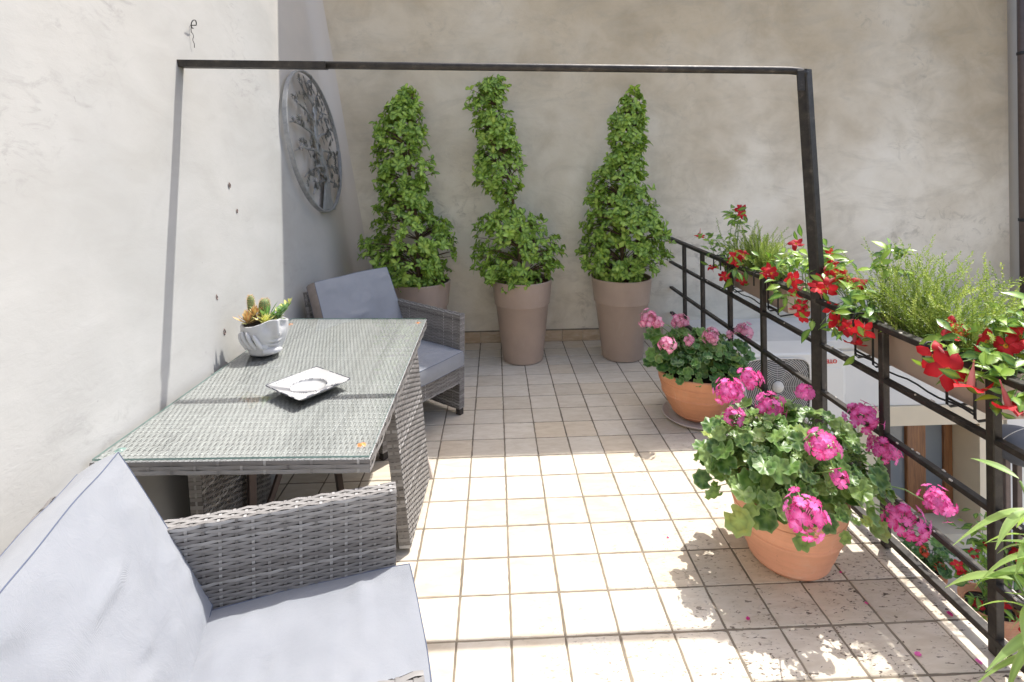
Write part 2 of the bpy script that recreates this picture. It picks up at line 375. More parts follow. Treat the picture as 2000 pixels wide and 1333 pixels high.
def thing(name, label, cat, loc=(0, 0, 0), rz=0, group=None):
    o = bpy.data.objects.new(name, None); C.objects.link(o); o.empty_display_size = .05
    o.location = loc; o.rotation_euler = (0, 0, rz); o['label'] = label; o['category'] = cat
    if group: o['group'] = group
    return o
def tag(o, label, cat, group=None):
    o['label'] = label; o['category'] = cat
    if group: o['group'] = group
    return o
def inst(name, me, parent, m):
    o = bpy.data.objects.new(name, me); C.objects.link(o)
    if parent: o.parent = parent
    o.matrix_basis = m; return o
def auto_smooth(o, ang=40):
    me = o.data; me.polygons.foreach_set('use_smooth', [True]*len(me.polygons)); me.set_sharp_from_angle(angle=rad(ang))

def frame_mat(p, nrm, tip, scale=1.0):
    """matrix whose Z is nrm, Y points toward tip"""
    z = V3(nrm).normalized(); y = V3(tip); y = y-z*y.dot(z)
    if y.length < 1e-5: y = z.orthogonal()
    y.normalize(); x = y.cross(z)
    m = Matrix((x*scale, y*scale, z*scale)).transposed().to_4x4(); m.translation = p; return m

def leaf_mesh(name, L, W, mat, nl=5, fold=.2, curl=.25, shape=.45, seed=0, petiole=.0, rnd_=1.0):
    """leaf in XY plane: base at origin, tip at +Y"""
    b = MB(); vs = []; ed = []; ve = []
    for i in range(nl+1):
        t = i/nl
        wd = W*.5*max(.05, math.sin(math.pi*min(1, t**(math.log(.5)/math.log(max(.2, shape)))))**rnd_) if 0 < t < 1 else W*.03
        z = -curl*L*t*t
        for k in (-1, 0, 1):
            vs.append(V3((k*wd, petiole+L*t, z+abs(k)*fold*wd))); ed.append(abs(k)*1.0); ve.append(0 if k else 1.0)
    fs = []
    for i in range(nl):
        for k in range(2):
            fs.append((i*3+k, i*3+k+1, (i+1)*3+k+1, (i+1)*3+k))
    if petiole: vs += [V3((-.001, 0, 0)), V3((.001, 0, 0))]; ed += [0, 0]; ve += [1, 1]; n = len(vs); fs.append((n-2, n-1, 1, 0))
    b.add(vs, fs, 0, ed, ve); return b.mesh(name, mat, True)

def round_leaf_mesh(name, Rd, mat, lobes=7, seed=0, cup=.25):
    """geranium leaf: scalloped disc with a notch, stalk at origin; normal +Z"""
    rr = random.Random(seed); n = 28; vs = [V3((0, 0, 0))]; ed = [0]; ve = [.8]
    for ring, fr_ in ((1, .55), (2, 1.0)):
        for j in range(n):
            th = 2*math.pi*(j+.5)/n - math.pi/2
            a = abs((th+math.pi/2 + math.pi) % (2*math.pi)-math.pi)
            notch = 1-.55*math.exp(-(a/.22)**2)
            lob = 1+.17*abs(math.cos(lobes*(th-math.pi/2)/2)) - .11 + (.05*math.cos(lobes*3*th) if ring == 2 else 0)
            r = Rd*fr_*notch*lob*(1+rr.uniform(-.03, .03))
            z = Rd*(cup*fr_**1.5*.5 + .13*fr_*fr_*math.cos(lobes*(th-math.pi/2)) + .10*fr_*math.sin(2*th+seed) + rr.uniform(-.05, .05)*fr_)
            vs.append(V3((r*math.cos(th), r*math.sin(th), z))); ed.append(1.0 if ring == 2 else .25)
            ve.append(.55*max(0, math.cos(lobes*(th-math.pi/2)))**6*(1 if ring == 1 else .3))
    fs = [(0, 1+j, 1+(j+1) % n) for j in range(n)] + [(1+j, 1+n+j, 1+n+(j+1) % n, 1+(j+1) % n) for j in range(n)]
    b = MB(); b.add(vs, fs, 0, ed, ve); return b.mesh(name, mat, True)

def rnd_dir(rr):
    while True:
        v = V3((rr.uniform(-1, 1), rr.uniform(-1, 1), rr.uniform(-1, 1)))
        if .05 < v.length < 1: return v.normalized()

def add_mesh_copy(mb, me_cache, m, tone):
    vs, fs, ed, ve = me_cache
    mb.add([m @ v for v in vs], fs, tone, ed, ve)
def cache(me):
    n = len(me.vertices)
    def at_(k):
        if k in me.attributes:
            a = np.zeros(n, dtype=np.float32); me.attributes[k].data.foreach_get('value', a); return a.tolist()
        return [0]*n
    return ([v.co.copy() for v in me.vertices], [tuple(p.vertices) for p in me.polygons], at_('edge'), at_('vein'))

def place_leaves(parent, mats, name, meshes, limit, mat, rr):
    """the leaves that show largest become objects, the rest one stuff part"""
    inv = wm(parent).inverted()
    mats = sorted(mats, key=lambda q: (q[0].translation-CAM).length)
    for m, k in mats[:limit]: inst(name, meshes[k], parent, inv @ m)
    if len(mats) > limit:
        cs_ = [cache(me) for me in meshes]; b = MB()
        for m, k in mats[limit:]: add_mesh_copy(b, cs_[k], inv @ m, rr.random())
        b.build('foliage', mat, parent, True, kind='stuff')

# ------------------------------------------------------------------ woven rattan
def wicker(mb, O, U, V, sw=.0102, pitch=.043, amp=.0026, rr=R_, light_cols=.14, lift=.0, spread=.13):
    """woven strips along U, stakes along V; the face looks along U x V"""
    O, U, V = V3(O), V3(U), V3(V); lu, lv = U.length, V.length; u, v = U/lu, V/lv; n = u.cross(v)
    ns = max(1, round(lv/sw)); nk = max(1, round(lu/pitch)); dv = lv/ns; du = lu/nk
    for i in range(ns):
        base = min(1, max(0, rr.gauss(.46, spread))); vs = []; fs = []
        ph = 1 if i % 2 else -1
        tone0 = base + (.3 if rr.random() < .06 and spread > .1 else 0)
        c0 = (i+.5)*dv
        for k in range(2*nk+1):
            uu = k*du/2; z = lift+(ph*amp*(1 if (k//2) % 2 else -1) if k % 2 == 1 else 0)
            j = rr.uniform(-.05, .05)*dv
            for q, hz in ((-.47, 0), (0, .0012), (.47, 0)):
                vs.append(O+u*uu+v*(c0+q*dv+j)+n*(z+hz))
        for k in range(2*nk):
            for q in range(2): a = k*3+q; fs.append((a, a+3, a+4, a+1))
        mb.add(vs, fs, tone0)
    for k in range(nk):
        tone = .78 if rr.random() < light_cols*2.5 else min(1, max(0, rr.gauss(.45, .1)))
        uc = (k+.5)*du; wd = min(.0085, du*.3); vs = []; fs = []
        for i in range(ns+1):
            cc = i*dv
            zz = 0
            vs += [O+u*(uc-wd/2)+v*cc+n*lift, O+u*(uc+wd/2)+v*cc+n*lift]
            if i < ns:
                s_ = (1 if i % 2 else -1)*(1 if k % 2 else -1)
                z = lift - s_*amp*1.0
                vs += [O+u*(uc-wd/2)+v*(cc+dv/2)+n*z, O+u*(uc+wd/2)+v*(cc+dv/2)+n*z]
        m_ = len(vs)//2
        fs = [(2*a, 2*a+1, 2*a+3, 2*a+2) for a in range(m_-1)]
        mb.add(vs, fs, tone)

def wicker_quad(mb, a, b, c, d, sw=.0102, pitch=.043, amp=.0026, rr=R_, spread=.13):
    """woven face over a general quad a-b-c-d (strips along a->b); built in unit space, then mapped"""
    a, b, c, d = V3(a), V3(b), V3(c), V3(d)
    lu = ((b-a).length+(c-d).length)/2; lv = ((d-a).length+(c-b).length)/2
    t = MB(); wicker(t, (0, 0, 0), (lu, 0, 0), (0, lv, 0), sw, pitch, amp, rr, spread=spread)
    n = (b-a).cross(d-a).normalized()
    vs = []
    for p in t.v:
        s, q = p[0]/lu, p[1]/lv
        vs.append(a*(1-s)*(1-q)+b*s*(1-q)+c*s*q+d*(1-s)*q+n*p[2])
    base = len(mb.v); mb.v.extend(tuple(x) for x in vs); mb.f.extend(tuple(i+base for i in f) for f in t.f)
    mb.tone.extend(t.tone); mb.edge.extend(t.edge); mb.vein.extend(t.vein); mb.mi.extend(t.mi)

def wicker_panel(name, poly, th, parent, mat, rr=R_, sw=.0102, pitch=.043, edges=True, world=False):
    """a slab: poly = 4 corners (a,b,c,d) of its outer face, thickness th behind; woven on all sides"""
    if world: inv_ = wm(parent).inverted(); poly = [inv_ @ V3(p) for p in poly]
    a, b, c, d = [V3(p) for p in poly]; n = (b-a).cross(d-a).normalized(); e = n*-th
    core = MB(); ins = n*-.004
    cen = (a+b+c+d)/4
    sh = lambda p: p+(cen-p).normalized()*.006
    P = [sh(p)+ins for p in (a, b, c, d)]+[sh(p)+e-ins for p in (a, b, c, d)]
    core.add(P, [(0, 1, 2, 3), (7, 6, 5, 4), (0, 4, 5, 1), (1, 5, 6, 2), (2, 6, 7, 3), (3, 7, 4, 0)])
    po = core.build(name, M_['wicker_core'], parent)
    w_ = MB(); wicker_quad(w_, a, b, c, d, sw, pitch, rr=rr); wicker_quad(w_, b+e, a+e, d+e, c+e, sw, pitch, rr=rr)
    if edges:
        wicker_quad(w_, d, c, c+e, d+e, sw*1.15, pitch*.8, rr=rr)
        wicker_quad(w_, a+e, b+e, b, a, sw*1.15, pitch*.8, rr=rr)
        wicker_quad(w_, b, b+e, c+e, c, sw*1.4, .09, .001, rr=rr)
        wicker_quad(w_, a+e, a, d, d+e, sw*1.4, .09, .001, rr=rr)
    w_.build('weave', mat, po, True, kind='stuff')
    return po

def cushion(name, parent, m, L, W, T, seed=0, puff=.022, mat=None, nu=44, nv=44, wr=.012, side=False):
    """box cushion, local x 0..L, y -W/2..W/2, z 0..T (top puffed)"""
    off = V3((seed*7.1, seed*3.3, 0)); b = MB()
    def edge_in(t): return min(1, max(0, min(t, 1-t)*14))
    def top(s, q, z0, sg):
        x = L*s; y = W*(q-.5)
        k = (1-(2*s-1)**4)*(1-(2*q-1)**4)
        wq = noise.noise(V3((x*6, y*6, 0))+off)*wr + (noise.noise(V3((x*14, y*9, 3))+off)**2)*wr*1.6
        wq += -abs(noise.noise(V3((x*3.2+y*2.1, y*2.7, 9))+off))*wr*.8
        eb = noise.noise(V3((x*5, y*5, 5))+off)*.006
        ux, uy = (2*s-1), (2*q-1)
        bx = (1-uy*uy)*.008*ux; by = (1-ux*ux)*.008*uy
        return m @ V3((x+bx*abs(ux)**3+eb*(1-edge_in(s)), y+by*abs(uy)**3+eb*(1-edge_in(q)), z0+sg*(puff*k+wq*edge_in(s)*edge_in(q))))
    b.grid(lambda s, q: top(s, q, T, 1), nu, nv)
    b.grid(lambda s, q: top(s, q, 0, -.3), nu, nv, flip=True)
    rim = []
    for i in range(nu): rim.append((i/nu, 0))
    for j in range(nv): rim.append((1, j/nv))
    for i in range(nu): rim.append((1-i/nu, 1))
    for j in range(nv): rim.append((0, 1-j/nv))
    k = len(rim); vs = []
    cen = m @ V3((L/2, 0, T/2)); up = (m.to_3x3() @ V3((0, 0, 1)))
    for lv, bl in ((0, 0), (.33, .006), (.66, .006), (1, 0)):
        for s, q in rim:
            p0 = top(s, q, 0, -.3); p1 = top(s, q, T, 1); p = p0.lerp(p1, lv)
            d = p-cen; d = d-up*d.dot(up); d = d.normalized()
            vs.append(p+d*bl)
    fs = [(r*k+i, r*k+(i+1) % k, (r+1)*k+(i+1) % k, (r+1)*k+i) for r in range(3) for i in range(k)]
    b.add(vs, fs)
    if side:
        for i_ in range(len(fs)):
            q_ = rim[i_ % k][1]
            if q_ in (0, 1): b.mi[len(b.mi)-len(fs)+i_] = 1
    o = b.build(name, [M_['fabric'], M_['zip']] if side else (mat or M_['fabric']), parent, True); o.data.set_sharp_from_angle(angle=rad(50))
    pp = MB()
    for z0, sg in ((T, 1), (0, -.3)):
        ring = [top(s, q, z0, sg) for s, q in rim]; ring.append(ring[0]); pp.tube(ring, .0016, 5, cap=False)
    pp.build('piping', M_['piping'], o, True)
    return o

# ================================================================== SETTING
def WX(z): return -1.402-.16*(z-.77)          # the old left wall leans back a little

# floor: grout bed, tiles, edge tiles, skirting tiles
fl = MB().box((-1.5, -4.6, -.03), (1.785, 2.0, -.0022)).build('floor', M_['grout']); fl['kind'] = 'structure'
sb = MB().box((-1.5, -4.6, -.30), (1.775, 2.25, -.031)).build('terrace_slab', M_['beige_wall']); sb['kind'] = 'structure'
def tile_mesh(lx, ly, name, mat, seed, h=.012, wob=.0012):
    rr = random.Random(seed); b = MB(); n = 7
    def edge(t): return t
    top = []; bot = []
    per = [(i/n, 0) for i in range(n)]+[(1, i/n) for i in range(n)]+[(1-i/n, 1) for i in range(n)]+[(0, 1-i/n) for i in range(n)]
    vs = []
    for (s, q) in per:
        j = V3((rr.uniform(-wob, wob), rr.uniform(-wob, wob), 0))
        x, y = (s-.5)*lx, (q-.5)*ly
        vs.append(V3((x, y, -h))+j*.5)
        vs.append(V3((x, y, -.0025))+j)
        vs.append(V3((x*(1-.005/lx), y*(1-.005/ly), 0))+j)
    k = len(per); fs = []
    for i in range(k):
        a, c = i*3, ((i+1) % k)*3
        fs += [(a, c, c+1, a+1), (a+1, c+1, c+2, a+2)]
    fs.append(tuple(i*3+2 for i in range(k)))
    b.add(vs, fs); return b.mesh(name, mat)
tiles = [tile_mesh(.1920, .1920, 'tile', M_['tile'], i) for i in range(5)]
etiles = [tile_mesh(.183, .1920, 'edge_tile', M_['tile'], 20+i) for i in range(3)]
stiles = [tile_mesh(.196, .104, 'skirting_tile', M_['skirting'], 40+i, .011, .0008) for i in range(3)]
def jit(rr, a=.0022): return Matrix.Rotation(rr.gauss(0, a), 4, 'X') @ Matrix.Rotation(rr.gauss(0, a), 4, 'Y') @ Matrix.Rotation(rr.gauss(0, .002), 4, 'Z')
for r in range(-8, 10):
    for c in range(-7, 8):
        m = Matrix.Translation((c*.2+.1+R_.uniform(-.001, .001), r*.2+.1+R_.uniform(-.001, .001), R_.uniform(-.0005, .0006))) @ jit(R_) @ Matrix.Rotation(rad(180)*R_.randrange(2), 4, 'Z')
        inst('tile', R_.choice(tiles), fl, m)
    inst('edge_tile', R_.choice(etiles), fl, Matrix.Translation((1.6+.0925, r*.2+.1, R_.uniform(-.0004, .0004))) @ jit(R_, .001))
b = MB()
for r in range(-23, -8):
    for c in range(-7, 8): b.bbox((c*.2+.003, r*.2+.003, -.012), (c*.2+.197, r*.2+.197, 0), .002, R_.random())
    b.bbox((1.603, r*.2+.003, -.012), (1.783, r*.2+.197, 0), .002, R_.random())
b.build('tile_field', M_['tile'], fl, kind='stuff')
for c in range(-7, 8):
    m = Matrix.Translation((c*.2+.1, 1.994-.012, .055)) @ Matrix.Rotation(rad(90)+R_.gauss(0, .01), 4, 'X')
    inst('skirting_tile', R_.choice(stiles), fl, m)

# left wall
lw = bpy.data.objects.new('left_wall', None)
b = MB(); NY, NZ = 60, 40
ys = [-4.6+(1.86+4.6)*i/46 for i in range(47)]+[2.0]
def lwp(i, j):
    z = -.3+(5.1+.3)*j/NZ
    x = WX(z)+noise.noise(V3((z*1.3, ys[min(i, 46)]*1.1, 4)))*.006
    if i <= 46: return V3((x, ys[i], z))
    th = (i-46)/6*math.pi/2; r = .14
    return V3((x+r-r*math.cos(th), 1.86+r*math.sin(th), z))
nI = 46+6
vs = [lwp(i, j) for i in range(nI+1) for j in range(NZ+1)]
fs = [(i*(NZ+1)+j, (i+1)*(NZ+1)+j, (i+1)*(NZ+1)+j+1, i*(NZ+1)+j+1) for i in range(nI) for j in range(NZ)]
b.add(vs, fs)
bk = []
for i in range(nI+1):
    y = -4.6+(2.0+4.6)*i/nI; bk += [V3((-2.6, y, -.3)), V3((-2.6, y, 5.1))]
nb = len(bk); b.add(bk, [(2*i, 2*i+1, 2*i+3, 2*i+2) for i in range(nI)])
o_ = len(vs)
b.f += [(i*(NZ+1)+NZ, (i+1)*(NZ+1)+NZ, o_+2*(i+1)+1, o_+2*i+1) for i in range(nI)]; b.mi += [0]*nI
b.f += [tuple([j for j in range(NZ+1)]+[o_+1, o_]), tuple([nI*(NZ+1)+j for j in range(NZ, -1, -1)]+[o_+2*nI, o_+2*nI+1])]; b.mi += [0, 0]
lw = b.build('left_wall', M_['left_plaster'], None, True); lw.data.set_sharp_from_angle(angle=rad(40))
tag(lw, 'white trowelled plaster wall the table stands against, with the round metal tree on it', 'wall')
# back wall
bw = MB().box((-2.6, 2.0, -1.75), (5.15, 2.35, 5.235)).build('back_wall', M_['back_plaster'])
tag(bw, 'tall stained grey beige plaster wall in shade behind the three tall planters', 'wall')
MB().box((-1.34, 1.984, .1085), (1.56, 1.9995, .1165)).build('mortar_line', M_['grout'], bw)
# unseen wall added behind the viewer to bounce sun onto the back wall
hw = MB().box((-2.6, -4.9, -.3), (1.9, -4.601, 4.2)).build('bounce_wall', M_['white_paint'])
tag(hw, 'plain white unseen wall added behind the viewer to bounce sunlight', 'wall')

# chips and old fixing holes in the left wall
def wall_pt(y, z, off=0): return V3((WX(z)+off, y, z))
for i, (y, z, s) in enumerate([(-.099, 1.644, .017), (-.065, 1.495, .014), (-.422, 1.088, .015), (-.409, .909, .018)]):
    rr = random.Random(i); b = MB(); n = 9; vs = []
    for ring, dx in ((1.0, .0035), (.7, .006), (.45, .0012)):
        for j in range(n):
            th = 2*math.pi*j/n; r = s*ring*rr.uniform(.75, 1.15); vs.append(wall_pt(y+r*.6*math.cos(th), z+r*math.sin(th), dx+rr.uniform(0, .002)))
    fs = [(k*n+j, k*n+(j+1) % n, (k+1)*n+(j+1) % n, (k+1)*n+j) for k in range(2) for j in range(n)]+[tuple(range(2*n, 3*n))]
    b.add(vs, fs); b.build('fixing_hole', simple('broken_plaster', (.22, .17, .15), .95, var=.5, scale=60) if i == 0 else bpy.data.materials['broken_plaster'], lw)
hk = thing('wall_hook', 'small wire hook with a dangling end high on the white wall', 'hook', tuple(wall_pt(-.202, 2.521)))
MB().tube([wall_pt(-.202, 2.521, a) for a in (0, .03)]+[wall_pt(-.202+.022*math.cos(t)-.022, 2.521+.022*math.sin(t), .03+.01*math.sin(t)) for t in np.linspace(0, 5, 14)], .0028, 6).build('hook_wire', M_['iron_dark'], hk, True, world=True)
MB().tube([wall_pt(-.222-.004*math.sin(i), 2.515-i*.012, .012+.003*math.sin(i*1.7)) for i in range(11)], .0017, 5).build('loose_wire', M_['iron_dark'], hk, True, world=True)

# lower courtyard, neighbouring house front
cf = MB().box((1.4, -9, -1.9), (9, 2.0, -1.70)).build('courtyard_floor', M_['beige_wall']); cf['kind'] = 'structure'
nh = thing('neighbour_house', 'low white house front below the railing with a cream framed window', 'house', (3, 1.35, -1.7))
def P(name, mat, lo, hi, parent=nh, bev=.004, **k):
    return MB().bbox(lo, hi, bev).build(name, mat, parent, world=True, **k)
b = MB(); b.box((1.79, 1.35, -1.7), (3.10, 1.999, .10)); b.box((3.10, 1.351, -.42), (4.45, 1.999, .10)); b.box((4.45, 1.35, -1.7), (5.3, 1.999, .10)); b.box((3.10, 1.72, -1.7), (4.45, 1.998, -.42))
b.build('wall', M_['white_paint'], nh, world=True)
P('roof_ledge', M_['concrete'], (1.79, 1.32, .10), (5.3, 1.998, .175))
b = MB(); b.box((3.10, 1.335, -.595), (4.40, 1.70, -.425)); b.box((3.10, 1.335, -1.69), (3.36, 1.70, -.596)); b.box((4.185, 1.335, -1.69), (4.40, 1.70, -.596)); b.box((3.36, 1.336, -1.69), (4.185, 1.70, -1.56))
b.build('window_surround', M_['cream_paint'], nh, world=True)
wn = P('window', M_['wood'], (3.365, 1.60, -.645), (4.18, 1.66, -.60))
for lo, hi in (((3.365, 1.60, -1.555), (3.47, 1.66, -.646)), ((3.74, 1.595, -1.555), (3.92, 1.66, -.646)), ((4.10, 1.60, -1.555), (4.18, 1.66, -.646)), ((3.471, 1.60, -1.555), (3.739, 1.66, -1.47)), ((3.921, 1.60, -1.555), (4.099, 1.66, -1.47))):
    MB().bbox(lo, hi, .006).build('sash_bar', M_['wood'], wn, world=True)
for lo, hi in (((3.471, 1.63, -1.469), (3.739, 1.64, -.646)), ((3.921, 1.63, -1.469), (4.099, 1.64, -.646))):
    MB().box(lo, hi).build('pane', M_['dark_glass'], wn, world=True)
dp = thing('downpipe', 'dark brown downpipe running down the end of the shaded wall', 'pipe', (5.205, 1.9, .2))
MB().tube([(5.205, 1.9, .176), (5.205, 1.9, 5.0)], .042, 14).build('pipe', M_['brown_metal'], dp, True, world=True)
for z in (2.75, 1.1): MB().lathe([(.043, z), (.049, z+.004), (.049, z+.03), (.043, z+.034)], 14, (5.205, 1.9, 0)).build('pipe_clip', M_['iron_dark'], dp, True, world=True)
rw = MB().box((5.23, 1.2, .176), (5.6, 2.35, 5.1)).build('side_wall', M_['white_paint'])
tag(rw, 'narrow pale wall past the brown downpipe at the far end', 'wall')

# air conditioner on the house front
ac = thing('air_conditioner', 'off-white outdoor air conditioner with a round fan grille and red lettering', 'air conditioner', (2.35, 1.2, -.36))
ax0, ax1, az0, az1, ay = 1.921, 2.77, -.36, .182, 1.02
MB().bbox((ax0, ay, az0), (ax1, 1.33, az1), .012).build('casing', M_['ac_white'], ac, world=True)
gcx, gcz, gw, gh = 2.21, -.078, .265, .225
b = MB()
def rrect(t, w_, h_, p=6):
    c_, s_ = math.cos(t), math.sin(t); return w_*math.copysign(abs(c_)**(2/p), c_), h_*math.copysign(abs(s_)**(2/p), s_)
vs = [V3((gcx+x, ay-.002, gcz+z)) for x, z in (rrect(2*math.pi*i/40, gw, gh) for i in range(40))]
b.add(vs, [tuple(range(40))]); gr = b.build('fan_recess', M_['ac_dark'], ac, world=True)
b = MB()
b.tube([V3((gcx+x, ay-.010, gcz+z)) for x, z in (rrect(2*math.pi*i/48, gw, gh) for i in range(49))], .006, 6, cap=False)
b.build('grille_frame', M_['ac_wire'], ac, True, world=True)
b = MB()
for k in range(19):
    r = .045+k*.0142
    pts = []; runs = []
    for i in range(73):
        t = 2*math.pi*i/72; x, z = r*math.cos(t), r*math.sin(t)
        if abs(x) < gw-.006 and abs(z) < gh-.006: pts.append(V3((gcx+x, ay-.012+.012*(r/.3)**2, gcz+z)))
        else:
            if len(pts) > 1: runs.append(pts)
            pts = []
    if len(pts) > 1: runs.append(pts)
    for q in runs: b.tube(q, .0032, 4, cap=False)
for i in range(12):
    t = 2*math.pi*i/12; x, z = math.cos(t), math.sin(t); L = min((gw-.006)/max(1e-6, abs(x)), (gh-.006)/max(1e-6, abs(z)))
    L = min(L, .31); b.tube([V3((gcx+x*.04, ay-.010, gcz+z*.04)), V3((gcx+x*L, ay-.002, gcz+z*L))], .0014, 4)
b.build('grille', M_['ac_wire'], ac, True, world=True)
MB().lathe([(.001, .006), (.045, .005), (.046, 0)], 28).build('fan_hub', M_['ac_wire'], ac, True).matrix_basis = Matrix.Translation((gcx-2.35, ay-.016-1.2, gcz+.36)) @ Matrix.Rotation(rad(90), 4, 'X')
MB().bbox((2.772, 1.10, -.20), (2.83, 1.26, .06), .008).build('valve_cover', M_['ac_white'], ac, world=True)
MB().bbox((2.50, ay-.004, -.335), (2.755, ay+.003, .06), .003).build('service_panel', M_['ac_white'], ac, world=True)
def text(body, name, size, mat, parent, m, ext=.0006, align='LEFT'):
    cu = bpy.data.curves.new(name, 'FONT'); cu.body = body; cu.size = size; cu.extrude = ext; cu.align_x = align; cu.materials.append(mat)
    o = bpy.data.objects.new(name, cu); C.objects.link(o); o.parent = parent; o.matrix_basis = m
    return o
cu_m = Matrix.Translation((2.572-2.35, ay-.0055-1.2, .098+.36)) @ Matrix.Rotation(rad(90), 4, 'X')
t_ = text('RIELLO', 'lettering', .043, M_['print_red'], ac, cu_m); t_.data.offset = .0012; t_.data.space_character = .95
bpy.context.view_layer.update()
me_ = bpy.data.meshes.new_from_object(t_.evaluated_get(bpy.context.evaluated_depsgraph_get()))
old = t_; t_ = bpy.data.objects.new('lettering', me_); C.objects.link(t_); t_.parent = ac; t_.matrix_basis = cu_m; bpy.data.objects.remove(old); t_.name = 'lettering'
MB().tube([(2.64, 1.06, -.40), (2.70, 1.05, -.405), (2.71, 1.06, -.43), (2.71, 1.30, -.44)], .014, 8).build('drain_valve', M_['iron_dark'], ac, True, world=True)
MB().tube([(2.80, 1.30, .05), (2.81, 1.335, .065), (2.86, 1.335, .075), (3.6, 1.337, .066), (5.0, 1.337, .07)], .007, 6).build('cable', M_['ac_wire'], ac, True, world=True)
for x in (2.05, 2.62): MB().bbox((x, 1.04, -.40), (x+.04, 1.345, -.362), .003).build('wall_bracket', M_['ac_wire'], ac, world=True)

# covered thing beyond the railing
cv = thing('covered_stand', 'dark grey rounded cover with a pale seam on dark legs beyond the railing', 'covered stand', (3.68, .5, -1.7))
MB().lathe([(.0, .06), (.06, .055), (.12, .03), (.15, -.02), (.155, -.08), (.14, -.14), (.10, -.17), (0, -.18)], 28, (3.69, .5, -.26)).build('cover', M_['cover_cloth'], cv, True, world=True)
MB().tube([V3((3.69-.157*math.cos(t), .5-.157*math.sin(t)*.3-.05*math.sin(t), -.30+.16*math.sin(t))) for t in np.linspace(-.3, 2.6, 18)], .0025, 5).build('seam', M_['ac_wire'], cv, True, world=True)
for x in (3.56, 3.645): MB().bbox((x, .48, -1.7), (x+.04, .52, -.40), .004).build('leg', M_['brown_metal'], cv, world=True)

# ================================================================== IRON RAILING AND FRAME
RX = 1.69
rl = thing('railing', 'weathered black iron railing along the open edge of the terrace', 'railing', (RX, .2, 0))
for i, (z, h, wd) in enumerate([(.985, .026, .046), (.755, .022, .034), (.503, .022, .034), (.253, .022, .034), (.055, .026, .038)]):
    b = MB(); y0, y1, n = -2.9, 1.999, 24
    for k in range(n):
        ya, yb = y0+(y1-y0)*k/n, y0+(y1-y0)*(k+1)/n
        pass
    bb = [(-wd/2, -h/2+.003), (-wd/2+.003, -h/2), (wd/2-.003, -h/2), (wd/2, -h/2+.003), (wd/2, h/2-.003), (wd/2-.003, h/2), (-wd/2+.003, h/2), (-wd/2, h/2-.003)]
    vs = []
    for k in range(n+1):
        y = y0+(y1-y0)*k/n; dx = .004*noise.noise(V3((y*1.3, i*3.1, 0))); dz = .006*noise.noise(V3((y*.9, i*5.7, 2)))
        vs += [V3((RX+dx+p, y, z+dz+q)) for p, q in bb]
    fs = [(k*8+j, k*8+(j+1) % 8, (k+1)*8+(j+1) % 8, (k+1)*8+j) for k in range(n) for j in range(8)]+[tuple(range(8))[::-1], tuple(range(n*8, n*8+8))]
    b.add(vs, fs); b.build('rail', M_['iron'], rl, world=True)
for y, wd in [(1.63, .031), (1.21, .031), (.70, .031), (.22, .031), (-.83, .032), (-1.345, .033), (-1.9, .032), (-2.45, .032)]:
    zt = .970
    MB().bbox((RX-wd/2, y-wd/2, .004), (RX+wd/2, y+wd/2, zt), .003).build('baluster', M_['iron'], rl, world=True)
b = MB()
for k in range(60):                       # bare chips along the upper edges of the rails
    zt, wd = R_.choice([(.9985, .046), (.7665, .034), (.5145, .034), (.2645, .034)]); y = R_.uniform(-1.6, 1.2); L = R_.uniform(.004, .022); a = R_.choice((-1, 1))*wd*.36
    b.bbox((RX+a-.003, y, zt-.002), (RX+a+.003, y+L, zt+.0045), .001)
b.build('paint_chips', M_['paint_chip'], rl, world=True, kind='stuff')

cfm = thing('awning_frame', 'black iron post and crossbar framing the terrace, fixed to the white wall', 'awning frame', (RX, -.36, 0))
def postx(z): return 1.69 if z < 1.0 else 1.69-.052*(z-1.0)
b = MB(); s2 = .029; vs = []; zs = [.004, .5, 1.0, 1.3, 1.6, 1.9, 2.222]
bb = [(-s2, -s2+.006), (-s2+.006, -s2), (s2-.006, -s2), (s2, -s2+.006), (s2, s2-.006), (s2-.006, s2), (-s2+.006, s2), (-s2, s2-.006)]
rz_ = rad(28); rot = lambda p, q: (p*math.cos(rz_)-q*math.sin(rz_), p*math.sin(rz_)+q*math.cos(rz_))
for z in zs:
    for p, q in bb: u, v = rot(p, q); vs.append(V3((postx(z)+u, -.36+v, z)))
fs = [(k*8+j, k*8+(j+1) % 8, (k+1)*8+(j+1) % 8, (k+1)*8+j) for k in range(len(zs)-1) for j in range(8)]+[tuple(range(8))[::-1], tuple(range((len(zs)-1)*8, len(zs)*8))]
b.add(vs, fs); b.build('post', M_['iron'], cfm, world=True)
def zbar(x): return 2.279+(x+1.645)*(2.216-2.279)/(1.60+1.645)
b = MB(); vs = []
for x in (-1.70, -.90):
    z = zbar(x); vs += [V3((x, -.388, z-.018)), V3((x, -.338, z-.018)), V3((x, -.338, z-.012)), V3((x, -.381, z-.012)), V3((x, -.381, z+.018)), V3((x, -.388, z+.018))]
b.add(vs, [tuple(range(6))[::-1], tuple(range(6, 12))]+[(j, (j+1) % 6, 6+(j+1) % 6, 6+j) for j in range(6)])
b.build('angle_bar', M_['iron'], cfm, world=True)
b = MB(); b.tube([V3((x, -.36+(.0 if x < 1.5 else -.02*(x-1.5)/.1), zbar(x)+.003)) for x in (-.93, -.3, .4, 1.1, 1.45)]+[V3((1.55, -.366, zbar(1.55)+.001)), V3((1.60, -.375, zbar(1.6)-.006)), V3((1.625, -.385, zbar(1.62)-.025))], .0205, 14)
b.build('crossbar', M_['iron'], cfm, True, world=True)
MB().bbox((1.565, -.405, 2.105), (1.603, -.398, 2.215), .002).build('end_plate', M_['iron'], cfm, world=True)

